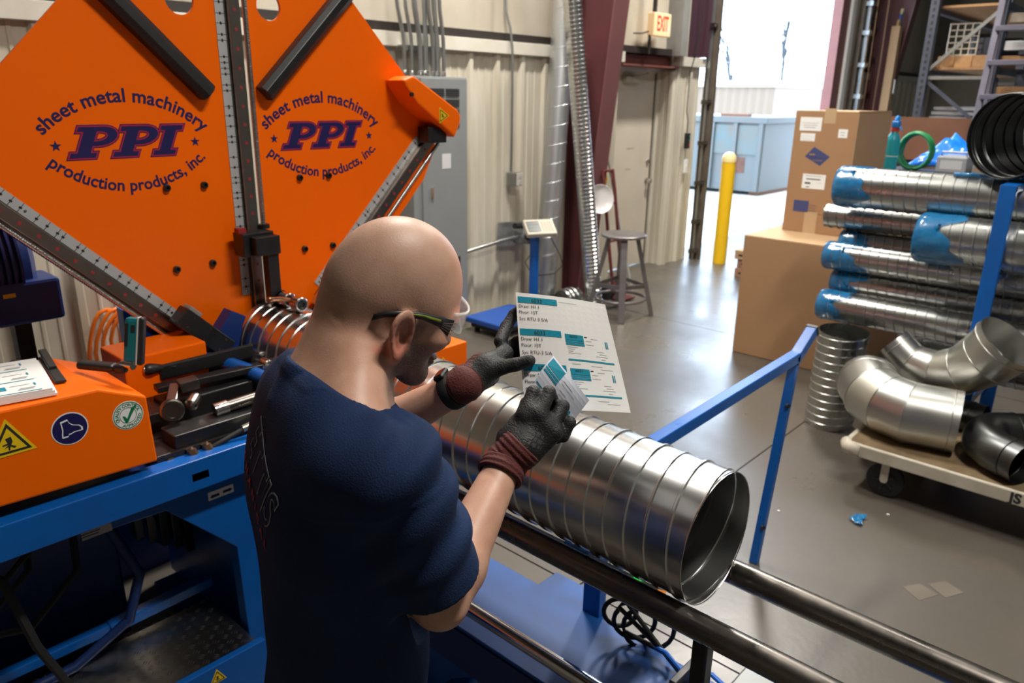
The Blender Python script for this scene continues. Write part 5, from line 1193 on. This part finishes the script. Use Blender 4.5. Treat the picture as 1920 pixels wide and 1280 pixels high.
def skin_tone(V):
    L = headloc(V); f, l, u = L[:,0], np.abs(L[:,1]), L[:,2]
    onhead = np.exp(-np.maximum(0, np.linalg.norm(L, axis=1)-.16)*40)
    beard = sm(f + .25*(-.06-u), -.004, .03)*sm(-u, .045, .065)*(1-sm(-u, .15, .17))*onhead
    beard *= 1 - .85*sm(f, .05, .085)*sm(u, -.085, -.06)
    beard = np.maximum(beard, .75*sm(f,.0,.015)*(1-sm(f,.028,.04))*sm(l,.05,.06)*sm(-u,.012,.03)*onhead)
    scalp = sm(u + .0, -.055, -.01)*(1-sm(f + .15*u, .055, .08))*onhead*sm(-f+.02,-.06,.0)
    ear = sm(l, .080, .09)*sm(-u,.0,.02)*(1-sm(-u,.075,.085))*(1-sm(np.abs(f),.03,.045))
    red = np.clip(ear*.8 + .5*sm(f,.05,.09)*sm(u,-.07,-.03)*onhead, 0, 1)
    return np.stack([beard, np.clip(scalp,0,1), red], 1)
# skin material: base tone with stubble, shaved scalp tint and redness painted on the skin itself
ms = bpy.data.materials.new('skin'); ms.use_nodes = True; nt = ms.node_tree; B = nt.nodes['Principled BSDF']
at1 = nt.nodes.new('ShaderNodeAttribute'); at1.attribute_name = 'tone'; sep = nt.nodes.new('ShaderNodeSeparateColor'); nt.links.new(at1.outputs['Color'], sep.inputs[0])
nz = nt.nodes.new('ShaderNodeTexNoise'); nz.inputs['Scale'].default_value = 28; nz.inputs['Detail'].default_value = 6
tcn = nt.nodes.new('ShaderNodeTexCoord'); nt.links.new(tcn.outputs['Object'], nz.inputs['Vector'])
def mixn(a, b, fac):
    mx = nt.nodes.new('ShaderNodeMix'); mx.data_type = 'RGBA'
    if isinstance(a, tuple): mx.inputs[6].default_value = (*a,1)
    else: nt.links.new(a, mx.inputs[6])
    mx.inputs[7].default_value = (*b,1); nt.links.new(fac, mx.inputs[0]); return mx.outputs[2]
rg = nt.nodes.new('ShaderNodeMapRange'); rg.inputs[1].default_value = .35; rg.inputs[2].default_value = .75; nt.links.new(nz.outputs['Fac'], rg.inputs[0])
c = mixn((.60,.345,.245), (.50,.26,.17), rg.outputs[0]); c = mixn(c, (.52,.17,.11), sep.outputs[2])
def scaled(o, k):
    mm = nt.nodes.new('ShaderNodeMath'); mm.operation = 'MULTIPLY'; mm.inputs[1].default_value = k; nt.links.new(o, mm.inputs[0]); return mm.outputs[0]
c = mixn(c, (.33,.235,.18), scaled(sep.outputs[1], .38)); 
n2 = nt.nodes.new('ShaderNodeTexNoise'); n2.inputs['Scale'].default_value = 420; nt.links.new(tcn.outputs['Object'], n2.inputs['Vector'])
r2 = nt.nodes.new('ShaderNodeMapRange'); r2.inputs[1].default_value = .3; r2.inputs[2].default_value = .6; r2.inputs[3].default_value = .55; nt.links.new(n2.outputs['Fac'], r2.inputs[0])
mb_ = nt.nodes.new('ShaderNodeMath'); mb_.operation = 'MULTIPLY'; nt.links.new(sep.outputs[0], mb_.inputs[0]); nt.links.new(r2.outputs[0], mb_.inputs[1])
c = mixn(c, (.085,.055,.042), scaled(mb_.outputs[0], .85)); nt.links.new(c, B.inputs['Base Color'])
B.inputs['Roughness'].default_value = .48; B.inputs['Subsurface Weight'].default_value = 0.0; B.inputs['Subsurface Radius'].default_value = (.012,.005,.003); B.inputs['Subsurface Scale'].default_value = .5
bp = nt.nodes.new('ShaderNodeBump'); bp.inputs['Strength'].default_value = .12; bp.inputs['Distance'].default_value = .002; nt.links.new(n2.outputs['Fac'], bp.inputs['Height']); nt.links.new(bp.outputs['Normal'], B.inputs['Normal'])

person = thing('person', 'person in a navy T-shirt, safety glasses and black gloves reading printed labels beside the duct', 'person', (float(NB[0])-.04, float(NB[1])+.01, 0))
sdf_obj('body', f_body, (.36,.60,.80), (1.08,1.34,1.74), .0032, ms, person, skin_tone)

# ---- T-shirt
nvec = TF*.50 + TU*.866; nvec = nvec/np.linalg.norm(nvec); ncen = T(-.012,0,.005)
def f_shirt(P):
    d = f_torso(P, .006)
    d = su(d, sd_cap(P, T(-.03,-.165,-.04), T(-.03,.165,-.04), .062), .05)
    d = su(d, sd_cap(P, T(-.04,-.07,.005), T(-.04,.07,.005), .052), .05)
    for S, E, k, rr in ((RS,RE,.80,.077),(LSh,LE,.62,.078)):
        H = S+(E-S)*k; sl = sd_cap(P, S, H+(E-S)*.3, .072, rr); dirn = (E-S)/np.linalg.norm(E-S); sl = np.maximum(sl, (P-H) @ dirn)
        d = su(d, sl, .035); d = np.maximum(d, np.where((P-H) @ dirn > -.05, -(sd_cap(P, S+(E-S)*(k-.12), E+(E-S)*.2, .058, .055)), d))
    d = np.minimum(d, f_neck(P)-.006)
    for S, E, k in ((RS,RE,.74),(LSh,LE,.55)): d = np.minimum(d, sd_cap(P, S, S+(E-S)*k, .069, .063))
    # drape: gathered folds at the sleeve, long soft creases down the side and back
    q = P - RS; a = q @ (RE-RS)/np.linalg.norm(RE-RS); w = np.exp(-(np.linalg.norm(q - np.outer(np.clip(a,0,.28), (RE-RS)/np.linalg.norm(RE-RS)), axis=1)/.12)**4)
    s = (P-NB) @ TM.T
    d = d + .0085*w*np.sin(a*62 + s[:,0]*38 + 2*np.sin(s[:,1]*25))*sm(s[:,0], -.10, .02)*(1-sm(a, .14, .20))
    d = d + .0045*np.sin(s[:,1]*34 + s[:,2]*13 + 1.5*np.sin(s[:,2]*11))*sm(-s[:,2], .22, .5)*(.35+.65*sm(np.abs(s[:,1]),.05,.15))
    d = d + .0022*np.sin(s[:,1]*21 - s[:,2]*9)*sm(-s[:,2], .05, .2)
    d = d - .0016*np.exp(-((a-.018)/.0035)**2)*(np.linalg.norm(q, axis=1) < .14)
    d = d - .0014*np.exp(-((s[:,0]+.012-.25*np.abs(s[:,1]))/.0035)**2)*(s[:,2] > -.06)*(np.abs(s[:,1]) < .19)
    # neckline cut and rib collar
    pd = (P-ncen) @ nvec; rad = np.linalg.norm((P-ncen) - np.outer(pd, nvec), axis=1)
    cut = np.where(rad < .16, pd - .012 + .9*(rad-.083)*0, -1.)
    cut = pd - (.030 - .16*np.clip(rad-.080, -.03, .5))
    d = d - .0022*np.exp(-((pd-.014)/.011)**4)*(rad < .12)
    d = np.maximum(d, np.where(rad < .135, pd - .026, -1.))
    # hem
    return np.maximum(d, -(s[:,2]+.60))
M_shirt = mat('navy cotton', (.012,.029,.085), .8, var=.5, vscale=14, col2=(.008,.018,.055), bump=.35, bscale=420, spec=.2)
shirt = sdf_obj('t_shirt', f_shirt, (.36,.56,.74), (1.02,1.38,1.50), .0042, M_shirt, person)
# ---- jeans and boots
HIP = [T(-.04,.09,-.66), T(-.04,-.09,-.66)]; KN = [T(.0,.10,-.95), T(.01,-.11,-.95)]; AN = [T(-.05,.11,-1.31), T(-.05,-.12,-1.31)]
def f_jeans(P):
    d = sd_ell(P, T(-.045,0,-.62), (.128,.172,.13), TM)
    for h, k, a in zip(HIP, KN, AN): d = su(d, su(sd_cap(P, h, k, .088, .064), sd_cap(P, k, a, .064, .056), .03), .03)
    s = (P-NB) @ TM.T; d = d + .003*np.sin(s[:,2]*60 + s[:,0]*20)*np.exp(-((s[:,2]+.95)/.1)**2)
    return np.maximum(d, -(P[:,2]-.075))
sdf_obj('jeans', f_jeans, (.34,.66,.04), (.98,1.26,.92), .008, mat('black denim', (.010,.012,.018), .8, bump=.3, bscale=300), person)
for a in AN:
    def f_boot(P, a=a):
        hl = np.array([a[0],a[1],.05], np.float32)
        d = su(sd_cap(P, a, hl, .046, .046), sd_cap(P, hl - TF*.03, hl + TF*.15 - TU*.008, .042, .036), .03); return np.maximum(d, -P[:,2])
    c = np.array([a[0],a[1],.06]); sdf_obj('boot', f_boot, c-np.array((.16,.16,.08)), c+np.array((.25,.22,.14)), .006, mat('brown work boot', (.06,.035,.02), .6), person)

# ---- gloves
npa = lambda px, py, d: np.array(at(px, py, d), dtype=np.float32)
camr, camu, camf = np.array(RT), np.array(UP), np.array(FW)
def frame_of(x, yh):
    x = x/np.linalg.norm(x); z = np.cross(x, yh); z /= np.linalg.norm(z); y = np.cross(z, x); return np.array([x, y, z], dtype=np.float32)
# right hand: back towards the camera, fingers folded over a pinch
kn = [npa(983,778,1.350), npa(1012,775,1.352), npa(1037,793,1.362), npa(1056,818,1.378)]
pip = [npa(1000,735,1.375), npa(1029,736,1.378), npa(1055,762,1.386), npa(1068,792,1.386)]
dip = [npa(1006,738,1.402), npa(1034,748,1.400), npa(1050,778,1.400), npa(1058,806,1.408)]
tip = [npa(1009,752,1.415), npa(1026,768,1.403), npa(1038,796,1.408), npa(1045,822,1.410)]
PR = RW + (RW-RE)*.05
thr = [npa(972,832,1.375), npa(975,790,1.385), npa(988,757,1.418), npa(1006,744,1.444)]
def f_gloveR(P):
    pc = (kn[1]+kn[2]+PR*1.2)/3.2
    Mh = frame_of(((kn[1]+kn[2])/2-PR), camf)
    d = sd_rbox(P, PR*.42 + (kn[1]+kn[2])/2*.58 + camf*.010, (.050,.022,.045), .019, Mh)
    d = su(d, sd_cap(P, PR - (RW-RE)*.04, PR + ((kn[1]+kn[2])/2-PR)*.3, .032, .034), .02)
    for i, r in enumerate((.0125,.013,.0125,.0115)):
        d = su(d, sd_cap(P, kn[i]+camf*.008, pip[i], r+.001, r), .009); d = su(d, sd_cap(P, pip[i], dip[i], r, r*.95), .003); d = su(d, sd_cap(P, dip[i], tip[i], r*.95, r*.85), .003)
    d = su(d, sd_cap(P, thr[0], thr[1], .020, .015), .012); d = su(d, sd_cap(P, thr[1], thr[2], .0145, .013), .004); d = su(d, sd_cap(P, thr[2], thr[3], .013, .011), .004)
    return d
c = np.mean(kn, 0)
M_glove = mat('black knit glove', (.010,.010,.011), .62, bump=.5, bscale=300, rvar=.15, vscale=30)
M_cuff = mat('maroon rib cuff', (.085,.014,.012), .8, bump=.5, bscale=260)
gR = sdf_obj('glove', f_gloveR, c-np.array((.11,.11,.12)), c+np.array((.10,.11,.09)), .0021, M_glove, person)
def cuff(W, E, M, a, b, r0, r1):
    d = (W-E)/np.linalg.norm(W-E); e = (M-W)/np.linalg.norm(M-W); P = []; R = []; n = 34
    for k in range(n+1):
        t = k/n; s_ = a+(b-a)*t; g = sm(np.array(s_), -.012, .016); P.append(Vector((W + (d*(1-g)+e*g)*s_).tolist())); R.append(r0+(r1-r0)*t + .0010*math.sin(t*46) + .0018*math.sin(t*9))
    R[0] -= .004; R[-1] -= .005
    return obj('glove_cuff', MB().tube(P, R, seg=32, cap=False), M_cuff, person, smooth=2)
cuff(RW, RE, np.mean(kn, 0), -.030, .046, .0405, .0385)
# left hand: thumb in front of the sheet, fingers behind it
PL = LW + (LW-LE)*.05
knL = [npa(938,640,1.565), npa(950,655,1.585), npa(953,672,1.600), npa(950,690,1.605)]
fiL = [[npa(950,612,1.592), npa(964,590,1.602), npa(984,575,1.588)], [npa(970,641,1.588), npa(992,632,1.556), npa(1010,626,1.540)], [npa(972,663,1.588), npa(996,658,1.544), npa(1014,654,1.523)], [npa(970,685,1.580), npa(990,684,1.536), npa(1004,682,1.514)]]
thL = [npa(912,692,1.515), npa(940,688,1.508), npa(968,683,1.500), npa(993,676,1.492)]
def f_gloveL(P):
    mid = (knL[1]+knL[2])/2; Mh = frame_of(mid-PL, camf*.5+camu*.6)
    d = sd_rbox(P, PL*.42+mid*.58, (.047,.019,.041), .017, Mh)
    d = su(d, sd_cap(P, PL - (LW-LE)*.04, PL + (mid-PL)*.4, .031, .033), .02)
    for i, r in enumerate((.0135,.013,.0125,.0115)):
        q = [knL[i]] + fiL[i]
        for k in range(3): d = su(d, sd_cap(P, q[k], q[k+1], r-.0006*k, r-.0006*(k+1)), .009 if k == 0 else .004)
    d = su(d, sd_cap(P, thL[0], thL[1], .021, .016), .014); d = su(d, sd_cap(P, thL[1], thL[2], .0155, .0135), .004); d = su(d, sd_cap(P, thL[2], thL[3], .0135, .0118), .003)
    return d
c = np.mean(knL, 0)
sdf_obj('glove', f_gloveL, c-np.array((.13,.13,.12)), c+np.array((.13,.12,.12)), .0023, M_glove, person)
cuff(LW, LE, np.mean(knL, 0), -.010, .074, .0365, .0345)
# palm coating, grey rubber, on the left glove's fingers is darker-shiny: thin patch over the thumb pad
# wrist watch
wd_ = (LW-LE)/np.linalg.norm(LW-LE); wc_ = LW - wd_*.027
wt = thing('wrist_watch', 'black rubber fitness watch on the left wrist above the glove cuff', 'watch', tuple(float(x) for x in wc_))
obj('strap', MB().lathe(Vector((wc_-wd_*.011).tolist()), Vector(wd_.tolist()), [(0,.0345),(0,.0375),(.003,.039),(.019,.039),(.022,.0375),(.022,.0345)], 36), M_rubber, wt, smooth=True)
toc = np.array(CAM)-wc_; sdv = toc - wd_*(toc @ wd_); sdv /= np.linalg.norm(sdv); sdv = sdv*.35 + camu*.75; sdv -= wd_*(sdv @ wd_); sdv /= np.linalg.norm(sdv)
zz = Vector(sdv.tolist()); xx = Vector(wd_.tolist()); yy = zz.cross(xx)
obj('case', MB().box(Vector(wc_.tolist())+zz*.040, (.024,.034,.010), Matrix((xx,yy,zz)).transposed()), M_blackp, wt, bevel=.004)
obj('screen', MB().box(Vector(wc_.tolist())+zz*.0455, (.018,.027,.001), Matrix((xx,yy,zz)).transposed()), mat('watch glass', (.01,.01,.012), .08), wt)

# ---- safety glasses
V_ = lambda f, l, u: Vector(Hd(f, l, u).tolist())
gl = thing('safety_glasses', 'clear wraparound safety glasses with black and green temple arms', 'safety glasses', tuple(V_(.06,0,-.02)))
for s in (-1,1):
    tp = [(-.050,.073,-.034),(-.036,.080,-.022),(-.015,.086,-.012),(.015,.085,-.008),(.045,.083,-.010),(.068,.079,-.016)]
    hw = [.0045,.0042,.004,.0045,.007,.0125]; G0 = []; 
    for (f, l, u), h in zip(tp, hw): G0.append([V_(f, s*l, u+h), V_(f, s*(l+.001), u-h*1.15)])
    a = obj('temple_arm', MB().sheet(G0), M_blackp, gl, smooth=2, solid=.0042)
    G1 = [[V_(f, s*(l+.0032), u+h*.55), V_(f, s*(l+.0032), u-h*.2)] for (f, l, u), h in list(zip(tp, hw))[2:5]]
    obj('green_stripe', MB().sheet(G1), mat('olive green stripe', (.16,.22,.02), .4), a, smooth=2, solid=.0012)
    for k in range(4):
        u0 = -.026 + .0062*k; obj('vent_slot', MB().add([V_(.050,s*.0860,-.014+.4*(u0+.016)), V_(.072,s*.0828,u0), V_(.072,s*.0828,u0+.0012), V_(.050,s*.0860,-.0132+.4*(u0+.016))], [(0,1,2,3)]), mat('vent gap', (.22,.16,.12), .5), a, solid=.0006)
G = []
for i in range(25):
    a = -1.18 + 2.36*i/24; row = []
    for k in range(7):
        t = k/6; dip_ = .010*math.exp(-(a/.22)**2); row.append(V_(.031 + .086*math.cos(a) + .004*t, .087*math.sin(a), .006 - (.042-dip_-.012*abs(a)**2)*t))
    G.append(row)
M_lens = mat('clear polycarbonate', (.93,.95,.95), .04, alpha=.30, spec=.7)
obj('lens', MB().sheet(G), M_lens, gl, smooth=2, solid=.002)
obj('brow_bar', MB().tube([V_(.031+.086*math.cos(a), .087*math.sin(a), .006) for a in [-1.18+2.36*i/24 for i in range(25)]], .0022, seg=8), M_lens, gl, smooth=2)

# ---- lettering on the back of the shirt, wrapped onto the cloth
from mathutils.bvhtree import BVHTree
def wrap_on(me, target, o, u, v, n, lift):
    bv = BVHTree.FromPolygons([p.co.copy() for p in target.data.vertices], [tuple(p.vertices) for p in target.data.polygons])
    bm = bmesh.new(); bm.from_mesh(me); bmesh.ops.subdivide_edges(bm, edges=[e for e in bm.edges if e.calc_length() > .012], cuts=2, use_grid_fill=False); bmesh.ops.triangulate(bm, faces=bm.faces)
    for p in bm.verts:
        q = o + u*p.co.x + v*p.co.y; hit = bv.ray_cast(q + n*.3, -n)
        p.co = hit[0] + hit[1]*(lift + p.co.z) if hit[0] is not None else q
    bm.to_mesh(me); bm.free(); return me
tU = Vector(TRt.tolist()); tV = Vector((0,0,1)); tN = -Vector(TF.tolist())
SO = Vector(T(0,.030,-.085).tolist()); ca_ = math.radians(32); tU, tV = tU*math.cos(ca_) - tV*math.sin(ca_), tV*math.cos(ca_) + tU*math.sin(ca_)
M_wink = mat('white shirt print', (.42,.44,.48), .8); M_rink = mat('red shirt print', (.40,.03,.05), .8)
ex_ = lambda me: me
for off, mt, lf in ((.0019, M_wink, .0010), (.0002, M_shirt, .0018)):
    me = text_mesh('ETTIS', .062, ext=.0002, off=off, spacing=1.06)
    for p in me.vertices: p.co.y *= 1.5
    objm('shirt_print', wrap_on(me, shirt, SO, tU, tV, tN, lf), mt, shirt)
me = text_mesh('CHANICAL', .021, ext=.0002, off=.0010, spacing=1.9)
objm('shirt_print', wrap_on(me, shirt, SO - tV*.060 + tU*.004, tU, tV, tN, .0012), M_rink, shirt)
# glove lettering
gU = (Vector(kn[3].tolist())-Vector(kn[0].tolist())).normalized(); gN = -Vector(camf.tolist()); gV = gN.cross(gU)
for k, tx in enumerate(('||||||  |||| |||','|||| ||| |||||','||  ||||  || |')):
    me = text_mesh(tx, .0075, ext=.0001, off=-.0001)
    objm('glove_print', wrap_on(me, gR, Vector(npa(1003,818,1.34).tolist()) - gV*(.010*k-.006) + gU*.004*k, gU, gV, gN, .0004), mat('grey glove print', (.16,.16,.15), .7), gR)

# ================================================================== papers in the hands
def sheet_geo(tl, tr, br, bl, nu, nv, bulge):
    nrm = (tr-tl).cross(bl-tl).normalized(); 
    if nrm.dot(CAM-tl) < 0: nrm = -nrm
    def S(s, t): return (tl*(1-s)+tr*s)*(1-t) + (bl*(1-s)+br*s)*t + nrm*(bulge*math.sin(math.pi*s)*1.0*(.4+.6*t) + .006*math.sin(3*t+2*s))
    return S, nrm
tl, tr, br, bl = at(967,548,1.60), at(1136,573,1.50), at(1181,772,1.385), at(986,770,1.475)
S, nrm = sheet_geo(tl, tr, br, bl, 12, 16, .010)
ps = thing('label_sheet', 'white sheet of duct labels numbered 6032 and 6033 held in the left hand', 'paper sheet', tuple((tl+br)/2))
paper = obj('paper', MB().sheet([[S(i/14, j/18) for j in range(19)] for i in range(15)]), M_white, ps, solid=.0005)
def on_sheet(me, x0, y0, w, Sf, nr, mt, parent, W=216., H=279., k=1, name='label_print'):   # mm from the top-left corner
    bm = bmesh.new(); bm.from_mesh(me); bmesh.ops.subdivide_edges(bm, edges=[e for e in bm.edges if e.calc_length() > 18], cuts=3); bmesh.ops.triangulate(bm, faces=bm.faces)
    for p in bm.verts: p.co = Sf((x0+p.co.x)/W, (y0-p.co.y)/H) + nr*(.0006+.0003*k)
    bm.to_mesh(me); bm.free(); return objm(name, me, mt, parent)
def rect(x0, y0, x1, y1, mt, Sf=S, nr=nrm, parent=paper, W=216., H=279., k=1):
    w, h = x1-x0, y1-y0; return on_sheet(outline([[(0,0),(w,0),(w,-h),(0,-h)]], ext=0), x0, y0, w, Sf, nr, mt, parent, W, H, k)
def txt(s, x, y, size, mt=M_ink, Sf=S, nr=nrm, parent=paper, W=216., H=279., k=2): return on_sheet(text_mesh(s, size, ext=0, off=.0, ax='LEFT', ay='BOTTOM_BASELINE'), x, y, 0, Sf, nr, mt, parent, W, H, k)
g_ = mat('grey print', (.45,.45,.46), .6)
for i, (y, num) in enumerate(((10,'6032'),(92,'6033'),(176,'6031'))):
    rect(5, y, 104, y+16, M_teal); txt(num, 40, y+13.5, 14)
    txt('Draw: H1.1', 6, y+29, 11.5); txt('Floor: 1ST', 6, y+44, 11.5); txt('Sys: RTU-3 S/A', 6, y+61, 11.5)
for i, (y, num) in enumerate(((97,'6033'),(181,'6031'))):
    rect(112, y, 152, y+14, M_teal); txt(num, 122, y+8, 8.5); rect(112, y+15, 152, y+20, M_teal); rect(112, y+21.5, 152, y+27, M_teal)
    rect(112, y+61, 206, y+65, M_teal); rect(196, y+8, 198, y+26, M_teal); rect(199.5, y+8, 201, y+26, M_teal)
    rect(154, y+2, 160, y+4, M_ink)
    for (a, b, c_, d_) in ((168,5,182,6),(156,12,168,13),(155,21,172,22),(114,31,136,32),(114,36,130,37),(114,41,126,42),(114,46,142,47),(176,36,190,37),(180,42,194,43),(172,48,196,49),(182,55,190,56),(118,72,136,73),(158,74,180,75),(176,80,200,81)): rect(a, y+b, c_, y+d_, g_)
rect(108, 14, 150, 15, g_)
# small label card in the right hand
c0, c1, c2, c3 = at(1038,667,1.455), at(1106,752,1.398), at(1062,800,1.398), at(1002,716,1.446)
Sc, nc = sheet_geo(c0, c1, c2, c3, 6, 6, .004)
cdd = thing('label_card', 'small white and blue label card pinched in the right hand', 'card', tuple((c0+c2)/2))
cp = obj('card', MB().sheet([[Sc(i/8, j/8) for j in range(9)] for i in range(9)]), mat('bluish card', (.66,.70,.80), .45), cdd, solid=.0005)
for q in ((3,3,40,20),(3,22,40,26),(3,28,40,32),(84,40,88,60),(4,56,50,58.5)): rect(*q, M_teal, Sc, nc, cp, 100., 62.)
for q in ((46,14,70,15),(46,20,80,21),(50,30,66,31),(52,36,70,37),(55,42,64,43),(45,48,58,49)): rect(*q, g_, Sc, nc, cp, 100., 62.)
# ================================================================== ceiling lamps
for i, (x, y, z, wt) in enumerate(LAMPS):
    t = thing('high_bay_lamp', 'long white high-bay lamp hung from the roof beams', 'lamp', (x, y, z), 'high-bay lamps under the roof')
    obj('housing', MB().b2((x-.62,y-.17,z+.02),(x+.62,y+.17,z+.09)), M_white, t, bevel=.01)
    obj('diffuser', MB().b2((x-.58,y-.14,z),(x+.58,y+.14,z+.02)), mat('lamp diffuser', (.9,.9,.9), .5, emit=(1,.97,.92), estr=6), t)
    for s in (-.5,.5): obj('hanger', MB().cyl((x+s,y,z+.09),(x+s,y,6.0),.006,seg=6), M_steel, t)
    ld = bpy.data.lights.new('lamp_light', 'AREA'); ld.shape = 'RECTANGLE'; ld.size = 1.1; ld.size_y = .26; ld.energy = wt*2.2; ld.color = (1,.95,.87)
    lo = bpy.data.objects.new('lamp_light', ld); lo.location = (x, y, z-.012); link(lo, t)
